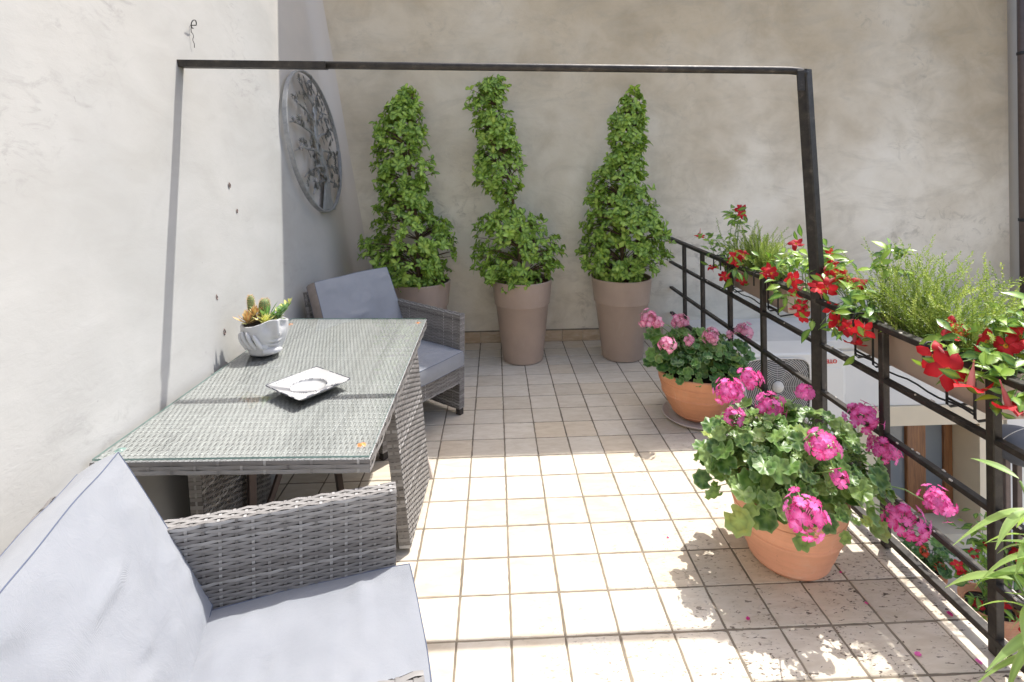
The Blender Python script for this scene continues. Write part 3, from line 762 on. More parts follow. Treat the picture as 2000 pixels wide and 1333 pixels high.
# ================================================================== TALL PLANTERS AND TOPIARY
def pot_profile(): return [(0, 0), (.165, 0), (.178, .008), (.180, .02), (.235, .495), (.240, .503), (.246, .505), (.2655, .70), (.267, .712), (.262, .718), (.252, .714), (.246, .66), (.244, .66)]
def tall_planter(x, y, label):
    o = thing('tall_planter', label, 'planter', (x, y, 0), 0, 'tall taupe planters along the back wall')
    MB().lathe(pot_profile(), 56).build('body', M_['taupe'], o, True).data.set_sharp_from_angle(angle=rad(35))
    s = MB(); s.grid(lambda a, q: V3((.246*a*math.cos(2*math.pi*q), .246*a*math.sin(2*math.pi*q), .655+.02*noise.noise(V3((a*5*math.cos(6.28*q), a*5*math.sin(6.28*q), x))))), 8, 28)
    so_ = s.build('soil', M_['soil'], o, True)
    rr = random.Random(int(x*100)); b = MB()
    for k in range(130):
        r, t = .235*math.sqrt(rr.random()), rr.uniform(0, 6.28); m = Matrix.Translation((r*math.cos(t), r*math.sin(t), .672+rr.uniform(0, .02))) @ Matrix.Rotation(rr.uniform(0, 6), 4, 'Z') @ Matrix.Rotation(rr.gauss(0, .4), 4, 'X')
        L = rr.uniform(.012, .03); b.bbox((-L, -L*.4, -.004), (L, L*.4, .004), .002, rr.random(), m)
    b.build('bark_chips', M_['bark_chip'], so_, kind='stuff')
    return o
def pX(x, y): return .189+(x-1019)/218.6, .633+(563-y)/218.6+(1019-x)*.0001
topi = [
 (-.712, 'tall taupe planter partly hidden behind the far armchair',
  'leafy topiary behind the far armchair, wispy in its upper half with a long side shoot',
  [(158, 808, 8), (175, 806, 18), (205, 794, 34), (250, 786, 54), (290, 786, 62), (330, 792, 64), (365, 790, 52), (400, 794, 58), (430, 802, 72), (470, 796, 92), (505, 804, 84), (540, 812, 66), (562, 812, 46)], 640, .22,
  [(-.71, .62), (-.74, 1.2), (-.80, 1.8), (-.76, 2.4)]),
 (.192, 'tall taupe planter holding the topiary with bare trunk in its middle',
  'spiral topiary with a bare stretch of trunk between its low globe and top',
  [(154, 975, 22), (175, 960, 42), (205, 955, 48), (250, 968, 46), (285, 985, 44), (315, 975, 52), (345, 970, 54), (370, 985, 40), (386, 990, 24), (404, 988, 15), (414, 992, 40), (432, 1002, 68), (470, 1010, 84), (510, 1010, 84), (540, 1008, 70), (562, 1010, 44)], 580, .05,
  [(.19, .62), (.15, 1.25), (.06, 1.7), (-.02, 2.4)]),
 (1.088, 'tall taupe planter nearest the railing with bark chips showing',
  'dense pointed topiary shrub nearest the railing, fullest of the three',
  [(168, 1246, 10), (190, 1242, 26), (230, 1232, 40), (270, 1232, 42), (310, 1228, 42), (340, 1216, 58), (380, 1214, 66), (420, 1220, 76), (455, 1226, 84), (495, 1220, 82), (525, 1216, 70), (552, 1216, 44)], 700, .0,
  [(1.09, .62), (1.10, 1.2), (1.12, 1.8), (1.2, 2.35)])]
tl = [leaf_mesh('leaf', L, L*wf, M_['topiary_leaf'], 5, .26, cu_, .60, rnd_=.62) for L, wf, cu_ in ((.056, .60, .25), (.064, .56, .4), (.048, .64, .15))]
twigm = []
for si, (px, plab, slab_, prof, ntips, gap, tr) in enumerate(topi):
    tall_planter(px, 1.56, plab)
    o = thing('topiary_shrub', slab_, 'shrub', (px, 1.56, .66), 0, 'topiary shrubs in the tall planters')
    rr = random.Random(50+si); tb = MB()
    tp = [V3((x, 1.56+.01*math.sin(z*6), z)) for x, z in tr]
    fine = []
    for k in range(len(tp)-1):
        for q in range(5): fine.append(tp[k].lerp(tp[k+1], q/5)+V3((rr.gauss(0, .006), rr.gauss(0, .006), 0)))
    fine.append(tp[-1]); n = len(fine)
    tb.tube(fine, [.020*(1-.75*i/n) for i in range(n)], 8)
    tb.build('trunk', M_['trunk'], o, True, world=True)
    ph = np.array([(b_[0], b_[1], b_[2]) for b_ in prof], float)
    area = np.cumsum([0]+[(ph[i, 2]+ph[i+1, 2]+10)*(ph[i+1, 0]-ph[i, 0]) for i in range(len(ph)-1)])
    mats = []; br = MB(); count = 0
    while count < ntips:
        a = rr.uniform(0, area[-1]); yv = float(np.interp(a, area, ph[:, 0])); xc = float(np.interp(yv, ph[:, 0], ph[:, 1])); hw_ = float(np.interp(yv, ph[:, 0], ph[:, 2]))
        X, Z = pX(xc, yv); Rr = max(.02, (hw_-5)/218.6)*(1+.08*min(1, max(0, (yv-420)/50)))
        t = rr.uniform(0, 2*math.pi); k = rr.uniform(.55, 1.08)
        d = V3((math.cos(t), math.sin(t), 0))
        p = V3((X, 1.56, Z))+V3((d.x*Rr*k, d.y*Rr*.92*k, 0))
        if noise.noise(p*4.6+V3((si*9, 0, 0))) < -.42+gap: continue
        if p.y > 1.90: continue
        count += 1
        ax = (d*.8+V3((0, -.15, rr.uniform(.25, .9)))+rnd_dir(rr)*.35).normalized()
        i0 = min(range(n), key=lambda i: abs(fine[i].z-(p.z-.10)))
        q0 = fine[i0]; mid = q0.lerp(p, .55)+V3((0, 0, .02))
        if count % 2 == 0: br.tube([q0, mid, p], [.005, .0035, .0018], 4, cap=False)
        nl = rr.randint(6, 8); e1 = ax.orthogonal().normalized(); e2 = ax.cross(e1); ph0 = rr.uniform(0, 6.28)
        for j in range(nl):
            th = ph0+j*2.4; el = rr.uniform(.15, .75)*(1 if j < 5 else 1.5)
            tip = (e1*math.cos(th)+e2*math.sin(th))*math.cos(el)+ax*math.sin(el)+V3((0, 0, -.08))
            nr = ax*math.cos(el)-(e1*math.cos(th)+e2*math.sin(th))*math.sin(el)+rnd_dir(rr)*.45
            mats.append((frame_mat(p-ax*rr.uniform(0, .035), nr, tip, rr.uniform(.75, 1.15)), rr.randrange(3)))
    if si == 0:
        for k in range(9):
            p = V3((-1.20+k*.035, 1.50, 1.10-.012*k+rr.gauss(0, .02)))
            for j in range(5): mats.append((frame_mat(p, V3((rr.gauss(0, .5), rr.gauss(-.4, .4), 1)), rnd_dir(rr)+V3((-.5, 0, .2)), rr.uniform(.8, 1.1)), rr.randrange(3)))
    br.build('branches', M_['trunk'], o, True, world=True, kind='stuff')
    place_leaves(o, mats, 'leaf', tl, 300, M_['topiary_leaf'], rr)

# ================================================================== GERANIUMS
def floret_mesh(name, mat, r=.017):
    b = MB()
    for k in range(5):
        th = 2*math.pi*k/5; u = V3((math.cos(th), math.sin(th), 0)); v = V3((-math.sin(th), math.cos(th), 0))
        pts = [(0, 0, 0), (.45, .30, .12), (.45, -.30, .12), (.9, .46, .20), (.9, -.46, .20), (1.12, .2, .10), (1.12, -.2, .10)]
        vs = [u*p[0]*r+v*p[1]*r+V3((0, 0, p[2]*r)) for p in pts]
        b.add(vs, [(0, 2, 1), (1, 2, 4, 3), (3, 4, 6, 5)], .5, [1, .7, .7, .1, .1, 0, 0])
    b.add([V3((.12*r*math.cos(i*2.1), .12*r*math.sin(i*2.1), -1.1*r if i == 3 else .02*r)) for i in range(4)], [(0, 1, 3), (1, 2, 3), (2, 0, 3)])
    return b.mesh(name, mat, True)
fl_pink = [floret_mesh('floret', M_['pink'], r) for r in (.017, .020)]
fl_pale = [floret_mesh('floret', M_['pale_pink'], r) for r in (.017, .020)]
fl_scar = [floret_mesh('floret', M_['scarlet'], .016)]
def flower_head(parent, root, p, r, meshes, rr, n=26, flat=.75):
    b = MB(); inv = wm(parent).inverted(); p = V3(p); root = V3(root)
    mid = root.lerp(p, .5)+V3((rr.gauss(0, .02), rr.gauss(0, .02), .06))
    b.tube([root, root.lerp(mid, .5)+V3((0, 0, .02)), mid, mid.lerp(p, .6)+V3((0, 0, .015)), p-V3((0, 0, r*.4))], [.0035, .003, .003, .0028, .0028], 6)
    fl_ = []
    ax = (V3((0, 0, 1))+(p-root).normalized()*.6+(CAM-p).normalized()*.35).normalized()
    n = int(n*1.15)
    for k in range(n):
        zf = 1-1.45*(k+.5)/n; ph = k*2.399; rr_ = math.sqrt(max(0, 1-zf*zf)); e1 = ax.orthogonal().normalized(); e2 = ax.cross(e1)
        d = (e1*math.cos(ph)*rr_+e2*math.sin(ph)*rr_+ax*zf*flat+rnd_dir(rr)*.22).normalized()
        q = p+d*r*rr.uniform(.5, 1.22); fl_.append((q, d))
        b.tube([p-V3((0, 0, r*.35)), q-d*.012], .0012, 3, cap=False)
    h = b.build('flower_head', M_['stem'], parent, True, world=True); inv = wm(h).inverted()
    for q, d in fl_: inst('floret', rr.choice(meshes), h, inv @ frame_mat(q, d+rnd_dir(rr)*.3, rnd_dir(rr), rr.uniform(.85, 1.2)))
def terracotta(loc, label, prof, mat, sx=1, sy=1, soil=None, rz=0, grp=None):
    o = thing('flower_pot', label, 'flower pot', loc, rz, grp)
    MB().lathe(prof, 64, sx=sx, sy=sy).build('body', mat, o, True).data.set_sharp_from_angle(angle=rad(38))
    if soil: MB().grid(lambda a, q: V3((soil[0]*a*sx*math.cos(6.2832*q), soil[0]*a*sy*math.sin(6.2832*q), soil[1]+.015*noise.noise(V3((a*4*math.cos(6.28*q), a*4*math.sin(6.28*q), 2))))), 7, 32).build('soil', M_['soil'], o, True)
    return o
def geranium(loc, label, rad3, zc, leafmeshes, leafmat, n, seed, heads, flm, headr, extra=(), limit=300):
    o = thing('geranium', label, 'geranium', loc); rr = random.Random(seed); base = V3(loc); c = base+V3((0, 0, zc)); mats = []; st = MB()
    cand = 0
    while cand < n:
        d = rnd_dir(rr)
        if d.z < (-.30 if rr.random() < .25 else -.10): continue
        k = rr.uniform(.55, 1.03); p = c+V3((d.x*rad3[0]*k, d.y*rad3[1]*k, d.z*rad3[2]*k))
        if d.z < 0 and k < .85: continue
        if noise.noise(p*5+V3((seed, 0, 0))) < -.5: continue
        cand += 1
        nr = (d*.7+V3((0, 0, .75))+(CAM-p).normalized()*.2+rnd_dir(rr)*.7).normalized()
        if d.z < -.1: nr = (d*1.2+V3((0, 0, .25))+rnd_dir(rr)*.4).normalized()
        mats.append((frame_mat(p, nr, d+rnd_dir(rr)*.5, rr.choice((.45, .6, .75, .85, 1.0))*rr.uniform(.85, 1.1)), rr.randrange(len(leafmeshes))))
        if cand % 2 == 0:
            q = base+V3((d.x*.06, d.y*.06, 0)); st.tube([q, q.lerp(p, .5)+V3((0, 0, .05)), p], [.003, .0025, .0018], 4, cap=False)
    for p, nr in extra: mats.append((frame_mat(V3(p), V3(nr), rnd_dir(rr)+V3((0, 0, -.5)), rr.uniform(.9, 1.15)), rr.randrange(len(leafmeshes))))
    st.build('stems', M_['stem'], o, True, world=True, kind='stuff')
    for (p, hs, nn) in heads: flower_head(o, base+V3((rr.uniform(-.08, .08), rr.uniform(-.08, .08), .05)), p, headr*hs, flm, rr, nn)
    place_leaves(o, mats, 'leaf', leafmeshes, limit, leafmat, rr)
    return o
gl_f = [round_leaf_mesh('leaf', r, M_['geranium_leaf'], 7, i, cu_) for i, (r, cu_) in enumerate(((.043, .35), (.050, .25), (.038, .5), (.047, .1)))]
gl_b = [round_leaf_mesh('leaf', r, M_['geranium_leaf_dark'], 7, 9+i, cu_) for i, (r, cu_) in enumerate(((.046, .3), (.052, .2), (.040, .5)))]
tp_prof = lambda rb, rt, h: [(0, 0), (rb-.01, 0), (rb, .008), (rb+.16*(rt-rb), .08*h), (rb+.17*(rt-rb)-.002, .10*h), (rb+.40*(rt-rb), .25*h), (rb+.68*(rt-rb), .48*h), (rb+.69*(rt-rb)+.006, .50*h), (rb+.71*(rt-rb)+.006, .53*h), (rb+.72*(rt-rb), .55*h), (rb+.88*(rt-rb), .76*h), (rb+.885*(rt-rb)+.003, .78*h), (rb+.90*(rt-rb)+.003, .80*h), (rb+.90*(rt-rb), .81*h), (rt, .97*h), (rt, h), (rt-.012, h+.004), (rt-.02, h-.005), (rt-.035, h*.85), (rt-.04, h*.85)]
FG = (1.23, -.855, 0)
terracotta(FG, 'pale terracotta pot holding the big pink geranium in front of the railing', tp_prof(.152, .235, .305), M_['terracotta_light'], soil=(.19, .265))
geranium((FG[0], FG[1], .275), 'large pale green geranium with hot pink flower heads in the near pot', (.375, .31, .285), .085, gl_f, M_['geranium_leaf'], 560, 3,
  [((1.05, -1.28, .47), 1.3, 34), ((1.58, -1.08, .29), 1.25, 26), ((1.24, -1.1, .61), 1.1, 26), ((1.64, -.88, .46), 1.1, 24), ((1.60, -.82, .575), 1.25, 30), ((1.44, -.65, .62), .75, 14), ((1.22, -.75, .60), 1.1, 24), ((1.19, -.62, .685), .95, 18), ((1.0, -.8, .70), 1.15, 30), ((1.83, -.95, .27), 1.1, 22), ((1.02, -.8, .585), .8, 12), ((1.27, -1.15, .52), .5, 7)],
  fl_pink, .052, extra=[((.92, -1.05, .30), (-.5, -.8, .3)), ((.99, -1.06, .33), (-.3, -1, .3)), ((1.14, -1.12, .27), (0, -1, .3)), ((1.46, -1.06, .27), (.4, -.8, .5)), ((1.52, -1.02, .22), (.3, -.8, .6))])
dh = MB().lathe([(0, .0015), (.0045, .001), (.0055, 0)], 12).build('drain_hole', M_['ac_dark'], [o for o in bpy.data.objects if o.get('label', '').startswith('pale terracotta pot')][0], True); dh.matrix_basis = Matrix.Translation((.012, -.1588, .024)) @ Matrix.Rotation(rad(90), 4, 'X')
BG = (1.325, .42, 0)
ob = terracotta((BG[0], BG[1], .022), 'wide terracotta bowl pot standing on a taupe saucer by the railing', tp_prof(.15, .262, .30), M_['terracotta'], soil=(.225, .26))
sc_ = thing('saucer', 'round taupe plastic saucer under the wide terracotta pot', 'saucer', (BG[0], BG[1], 0))
MB().lathe([(0, .004), (.17, .004), (.20, .002), (.224, .026), (.232, .028), (.235, .024), (.205, 0), (0, 0)][::-1], 56).build('dish', M_['saucer'], sc_, True)
geranium((BG[0], BG[1], .29), 'dark green geranium with pale pink flower heads in the wide pot', (.33, .27, .23), .06, gl_b, M_['geranium_leaf_dark'], 400, 5,
  [((.98, .35, .685), 1.15, 28), ((1.04, .36, .67), .7, 12), ((1.05, .2, .575), 1.0, 22), ((1.24, .5, .625), 1.0, 24), ((1.38, .3, .58), .9, 20), ((1.70, .5, .545), 1.0, 22), ((1.23, .3, .56), .5, 7), ((1.56, .42, .55), .4, 5)],
  fl_pale, .052, extra=[((1.02, .38, .60), (-.3, -.5, .8)), ((1.04, .36, .55), (-.5, -.6, .6)), ((1.06, .38, .50), (-.6, -.6, .5)), ((1.1, .34, .46), (-.5, -.7, .5)), ((1.0, .40, .57), (-.6, -.3, .6)), ((1.68, .48, .44), (.3, -.6, .7)), ((1.63, .45, .47), (.3, -.6, .7)), ((1.71, .45, .40), (.5, -.7, .5))], limit=250)

# fallen petals
pm_ = []
for k, mt in enumerate((M_['pink'], M_['pink'])):
    b = MB(); b.grid(lambda s, q: V3(((s-.5)*.024*(1-.5*abs(2*q-1)**2), (q-.5)*.03, .004*((2*s-1)**2+.6*(2*q-1)**2*(1 if k else .2)))), 4, 4); pm_.append(b.mesh('fallen_petal', mt, True))
for i, (x, y, s, nm_) in enumerate([(1.672, -1.178, 1.2, 'pink petal fallen on the edge tiles beside the bottom rail'), (1.421, -1.331, 1.2, 'pink petal fallen alone in the middle of a dark flecked tile'), (1.606, -1.366, 1.1, 'pink petal fallen in the joint of the edge tiles'), (1.395, -.961, .7, 'small dark pink petal fallen beside the terracotta pot'), (1.393, -1.115, .7, 'small pink petal lying in the joint in front of the pot'), (.90, -1.161, .9, 'pink petal fallen in the shadow left of the near pot'), (.74, -.72, .6, 'tiny pale petal fallen on the sunlit tiles'), (1.72, -1.44, 1.2, 'pink petal fallen outside the bottom rail')]):
    o = inst('fallen_petal', pm_[i % 2], None, Matrix.Translation((x, y, .0012)) @ Matrix.Rotation(i*1.7, 4, 'Z') @ Matrix.Scale(s*.62, 4)); tag(o, nm_, 'petal', 'fallen petals on the tiles')

# ================================================================== PLANTER BOXES ON THE RAILING
def planter_box(y0, y1, label):
    o = thing('planter_box', label, 'planter box', (1.82, (y0+y1)/2, .80), 0, 'taupe planter boxes hung outside the railing')
    L = (y1-y0)/2; b = MB()
    def sec(z, w, l): return [V3((sx*w+1.82, (y0+y1)/2+sy*l, z)) for sx, sy in ((-1, -1), (1, -1), (1, 1), (-1, 1))]
    lv = [(.795, .062, L-.03), (.80, .066, L-.025), (.945, .085, L-.004), (.947, .092, L), (.968, .093, L+.001), (.968, .084, L-.008), (.93, .080, L-.012)]
    vs = sum([sec(*q) for q in lv], []); fs = [(3, 2, 1, 0)]+[(k*4+j, k*4+(j+1) % 4, (k+1)*4+(j+1) % 4, (k+1)*4+j) for k in range(len(lv)-1) for j in range(4)]
    b.add(vs, fs); b.build('body', M_['taupe'], o, world=True)
    MB().grid(lambda a, q: V3((1.82+(a-.5)*.158, y0+.013+(y1-y0-.026)*q, .935+.02*noise.noise(V3((a*3, q*14, y0))))), 6, 30).build('soil', M_['soil'], o, True, world=True)
    for y in (y0+.14, y1-.14):
        br = MB(); r = .005
        for dy in (-.06, .06):
            br.tube([V3((1.63, y+dy, .93)), V3((1.63, y+dy, 1.005)), V3((1.645, y+dy, 1.018)), V3((1.715, y+dy, 1.018)), V3((1.722, y+dy, 1.0)), V3((1.722, y+dy, .775)), V3((1.735, y+dy, .765)), V3((1.90, y+dy, .785)), V3((1.925, y+dy, .85))], r, 6)
        br.tube([V3((1.722, y-.06, .80)), V3((1.722, y+.06, .80))], r, 6); br.tube([V3((1.925, y-.06, .85)), V3((1.925, y+.06, .85))], r, 6)
        br.build('hanging_bracket', M_['iron_dark'], o, True, world=True)
    bar = MB().tube([V3((1.724, y0+.08+(y1-y0-.16)*i/12, .786+.006*math.sin(i*1.4))) for i in range(13)], .004, 6).build('support_wire', M_['iron_dark'], o, True, world=True)
    return o
planter_box(.02, .92, 'taupe planter box hung on the railing beyond the post, red flowers trailing over it')
planter_box(-1.32, -.52, 'taupe planter box on the near railing holding the big feathery green herb')
planter_box(-2.30, -1.46, 'taupe planter box at the very end of the railing nearest the viewer')

def sprig_mesh(name, seed, L, bend, nn=96, nl=.019, wd=.0052, spread=1.0):
    rr = random.Random(seed); b = MB(); pts = []
    for i in range(7):
        t = i/6; pts.append(V3((bend*t*t*L, .02*L*math.sin(t*5+seed), L*t*(1-.12*t))))
    b.tube(pts, [.0016, .0015, .0013, .0011, .0009, .0007, .0004], 3, .1, cap=False); nst = len(b.f)
    for k in range(nn):
        t = .12+.88*k/nn; f = t*6; i = min(5, int(f)); p = pts[i].lerp(pts[i+1], f-i); d = (pts[i+1]-pts[i]).normalized()
        e1 = d.orthogonal().normalized(); e2 = d.cross(e1); th = k*2.4
        o_ = (e1*math.cos(th)+e2*math.sin(th)); tip = p+(o_*.75*spread+d*.75).normalized()*nl*rr.uniform(.7, 1.2)*(1.1-.45*t); sd = d.cross(o_)*wd*.5
        md = p.lerp(tip, .5); tn = min(.98, max(0, .25+.55*t+rr.uniform(-.12, .12)))
        b.add([p, md+sd, tip, md-sd], [(0, 1, 2, 3)], tn)
    return b.mesh(name, [M_['herb_leaf']], False)
def herb(loc, label, n, L, bend, seed, lean, spread, grp='feathery herbs in the planter boxes'):
    o = thing('feathery_herb', label, 'herb', loc, 0, grp); rr = random.Random(seed)
    ms = [sprig_mesh('sprig', seed*10+i, L*rr.uniform(.8, 1.15), rr.uniform(.1, .5)) for i in range(5)]
    for k in range(n):
        x, y = rr.gauss(0, .035), rr.uniform(-spread, spread)
        d = V3((rr.gauss(lean[0], .28)+x*4, y*1.6/spread*.38+rr.gauss(lean[1], .26), 1)).normalized()
        sc_ = rr.uniform(.55, 1.12)
        m = frame_mat(V3((x, y, rr.uniform(-.01, .01))), d, rnd_dir(rr), sc_) @ Matrix.Rotation(rr.uniform(0, 6.28), 4, 'Z')
        inst('sprig', rr.choice(ms), o, m)
    return o
herb((1.83, .52, .94), 'feathery pale green herb in the far planter box behind the red flowers', 230, .33, .3, 4, (.05, -.1), .19)
herb((1.84, -.97, .94), 'big feathery green herb spilling over the near planter box', 290, .42, .3, 6, (.08, -.06), .25)

# mandevilla: trumpet flowers and glossy leaves
def trumpet_mesh(name, seed, r=.036, side=0):
    rr = random.Random(seed); b = MB()
    for k in range(5):
        th = 2*math.pi*k/5+rr.uniform(-.16, .16); u = V3((math.cos(th), math.sin(th), 0)); v = V3((-math.sin(th), math.cos(th), 0))*rr.uniform(.85, 1.2); cu = rr.choice((rr.uniform(-.9, -.4), rr.uniform(-.3, .1), rr.uniform(.1, .45)))
        pts = [(.22, -.13, -.06), (.22, .13, -.06), (.62, -.40, .05), (.66, 0, .10), (.62, .44, .03), (1.05, -.22, .0+cu*.45), (1.06, .10, .10+cu*.45), (1.0, .42, -.08+cu*.45), (1.42-.3*abs(cu), .20+rr.uniform(-.2, .2), cu*1.1-.05)]
        b.add([u*p[0]*r+v*p[1]*r+V3((0, 0, p[2]*r)) for p in pts], [(0, 2, 3), (0, 3, 1), (1, 3, 4), (2, 5, 6, 3), (3, 6, 7, 4), (5, 8, 6), (6, 8, 7)], .5, [.5, .5, .05, .22, .05, 0, .12, 0, 0])
    n = 10
    prof = [(.24, -.05), (.22, -.5), (.16, -.95), (.07, -1.4), (.05, -1.9)]
    b.lathe([(q*r, z*r) for q, z in prof], n, tone=.5); b.mi[-(len(prof)-1)*n:] = [1]*((len(prof)-1)*n)
    m0 = len(b.f); b.lathe([(.2*r, -.04*r), (.11*r, -.16*r), (.005*r, -.2*r)], n); b.mi[-(2*n):] = [2]*(2*n)
    return b.mesh(name, [M_['red'], M_['red_back'], M_['yellow']], True)
trm = [trumpet_mesh('flower', i) for i in range(9)]
ml = [leaf_mesh('leaf', L, L*.45, M_['mandevilla_leaf'], 5, .3, cu_, .5, petiole=.012) for L, cu_ in ((.070, .25), (.085, .35), (.055, .15))]
def bud_mesh():
    b = MB(); b.lathe([(0, 0), (.003, .004), (.0055, .014), (.004, .026), (.0005, .036)], 7); return b.mesh('bud', M_['red_back'], True)
bud = bud_mesh()
def mandevilla(loc, label, flowers, leaves, seed, per=7, grp='red trumpet flower plants along the railing', scale=1.0):
    o = thing('trumpet_flower_plant', label, 'flowering plant', loc, 0, grp); rr = random.Random(seed); base = V3(loc); inv = wm(o).inverted(); st = MB()
    mats = []
    def stem(p):
        p = V3(p); q = base+V3((rr.gauss(0, .02), max(-.35, min(.35, (p.y-base.y)*.6)), 0)); mid = q.lerp(p, .5)+V3((0, 0, .06))
        st.tube([q, q.lerp(mid, .6)+V3((0, 0, .02)), mid, mid.lerp(p, .6)+V3((0, 0, .012)), p], [.0028, .0025, .0022, .002, .0014], 5, cap=False); return [q, mid, p]
    for p, s in leaves:
        w_ = stem(p); p = V3(p)
        for k in range(int(per*1.6)):
            c = p+V3((rr.gauss(0, .034*s), rr.gauss(0, .048*s), rr.gauss(0, .030*s)))
            nr = (V3((0, 0, 1))+(CAM-c).normalized()*.4+rnd_dir(rr)*.65).normalized(); d = rnd_dir(rr)+V3((-.1, 0, .1))
            mats.append((frame_mat(c, nr, d, rr.uniform(.75, 1.15)*scale), rr.randrange(3)))
    for f in flowers:
        p = V3(f[0]); s = f[1]; d = V3(f[2]) if len(f) > 2 else None
        stem(p)
        if d is None: d = ((CAM-p).normalized()+rnd_dir(rr)*.75+V3((-.2, 0, .25)))
        inst('flower', rr.choice(trm), o, inv @ frame_mat(p, d, rnd_dir(rr), s*scale))
        if rr.random() < .5: inst('bud', bud, o, inv @ frame_mat(p+rnd_dir(rr)*.04, rnd_dir(rr)+V3((0, 0, .6)), rnd_dir(rr), 1))
        for k in range(2):
            c = p+rnd_dir(rr)*.045+V3((.02, 0, -.01)); mats.append((frame_mat(c, (CAM-c).normalized()+rnd_dir(rr)*.7, rnd_dir(rr), rr.uniform(.7, 1)*scale), rr.randrange(3)))
    st.build('stems', M_['stem'], o, True, world=True, kind='stuff')
    place_leaves(o, mats, 'leaf', ml, 220, M_['mandevilla_leaf'], rr)
    return o
mandevilla((1.80, .80, .945), 'dark leaved red trumpet flower plant at the far end of the far planter box',
  [((1.86, .87, 1.36), 1.1), ((1.855, .84, 1.33), .8), ((1.72, 1.34, 1.10), 1.0, (-.3, -.4, -1)), ((1.66, .95, .91), .9), ((1.64, .70, .885), .9), ((1.645, .66, .90), .8), ((1.62, .47, 1.06), 1.15), ((1.62, .44, 1.05), 1.1), ((1.62, .46, 1.075), 1.0), ((1.66, .42, 1.10), .9), ((1.64, .40, .93), .9)],
  [((1.86, .92, 1.25), 1), ((1.84, .86, 1.30), .8), ((1.85, .88, 1.16), 1), ((1.76, 1.16, 1.09), 1), ((1.74, 1.08, 1.05), 1), ((1.70, .95, 1.0), 1), ((1.70, .75, .95), .9), ((1.80, .95, 1.05), 1.2), ((1.66, .42, 1.0), .7), ((1.78, .7, 1.03), 1), ((1.86, 1.0, 1.33), .5)], 1)
mandevilla((1.80, .05, .945), 'red trumpet flower plant with glossy leaves massed against the tall post',
  [((1.64, .06, 1.06), 1.1), ((1.645, .03, 1.05), 1.0), ((1.80, .03, 1.23), 1.0), ((1.66, -.18, 1.06), 1.1), ((1.66, -.20, .99), .9), ((1.66, -.24, .92), .9), ((1.64, -.30, .885), .9), ((1.65, -.27, .94), .9), ((1.85, -.2, 1.20), .9), ((1.80, -.30, 1.17), .9), ((1.72, -.40, 1.13), 1.0)],
  [((1.75, .10, 1.09), 1.2), ((1.74, .02, 1.12), 1.2), ((1.76, -.08, 1.10), 1.2), ((1.78, -.18, 1.18), 1.1), ((1.80, -.06, 1.16), 1.2), ((1.70, .12, 1.03), 1), ((1.66, -.03, .96), .9), ((1.67, -.10, .93), .8), ((1.80, -.25, 1.23), .8), ((1.82, .12, 1.12), 1.2), ((1.78, -.30, 1.1), 1)], 2, 8)
mandevilla((1.80, -.58, .945), 'red trumpet flower plant crowding the railing just before the tall post',
  [((1.62, -.48, 1.085), 1.2), ((1.63, -.53, 1.09), 1.1), ((1.65, -.45, 1.10), 1.1), ((1.75, -.48, 1.12), 1.0), ((1.74, -.44, 1.14), 1.0), ((1.75, -.58, 1.125), 1.0), ((1.72, -.40, 1.10), 1.0), ((1.64, -.58, .94), 1.0), ((1.63, -.62, .95), 1.0), ((1.62, -.69, .945), 1.0), ((1.62, -.72, .96), .9), ((1.62, -.80, .965), 1.1, (-.5, -.6, -.2)), ((1.62, -.74, .885), 1.1, (-.3, -.3, -1)), ((1.68, -.49, .97), 1.0, (-.8, -.6, -.1))],
  [((1.80, -.36, 1.18), .9), ((1.70, -.60, 1.04), .9), ((1.68, -.74, 1.06), 1), ((1.70, -.68, 1.08), 1), ((1.72, -.52, 1.09), 1), ((1.66, -.42, .87), .6), ((1.65, -.66, .93), .6), ((1.76, -.64, 1.08), 1), ((1.78, -.48, 1.14), 1), ((1.84, -.69, 1.30), .5), ((1.85, -.67, 1.26), .6), ((1.85, -.70, 1.22), .5)], 3, 7)
mandevilla((1.80, -1.27, .945), 'red trumpet flower plant with the largest open flowers, nearest the viewer',
  [((1.58, -1.23, 1.005), 1.35, (-.6, -.7, .25)), ((1.56, -1.31, .985), 1.5, (-.5, -.9, .3)), ((1.58, -1.375, .955), 1.35, (-.35, -.2, -1)), ((1.74, -1.12, 1.075), 1.1), ((1.73, -1.16, 1.07), 1.1), ((1.75, -1.26, 1.065), 1.1), ((1.75, -1.33, 1.075), 1.1), ((1.80, -1.34, 1.11), 1.1), ((1.79, -1.38, 1.09), 1.1), ((1.62, -1.47, .93), 1.2, (.1, -.3, -1))],
  [((1.68, -1.32, 1.045), 1), ((1.70, -1.28, 1.06), 1), ((1.75, -1.17, 1.07), 1), ((1.80, -1.27, 1.12), 1.2), ((1.85, -1.28, 1.18), 1.1), ((1.70, -1.42, 1.03), 1.1), ((1.63, -1.35, 1.01), .8), ((1.66, -1.45, .96), .8), ((1.78, -1.40, 1.12), 1.2), ((1.76, -1.52, 1.1), 1.2), ((1.82, -1.36, 1.16), 1.2)], 4, 8)
mandevilla((1.80, -1.85, .945), 'leafy red trumpet flower plant at the very end of the railing',
  [((1.70, -1.75, 1.12), 1.1), ((1.74, -1.6, 1.14), 1.1), ((1.68, -1.95, 1.08), 1.1)],
  [((1.76, -1.62, 1.1), 1.3), ((1.80, -1.75, 1.14), 1.3), ((1.72, -1.85, 1.08), 1.3), ((1.82, -2.0, 1.12), 1.3), ((1.70, -2.1, 1.04), 1.2), ((1.80, -1.9, 1.2), 1.2)], 5, 9)

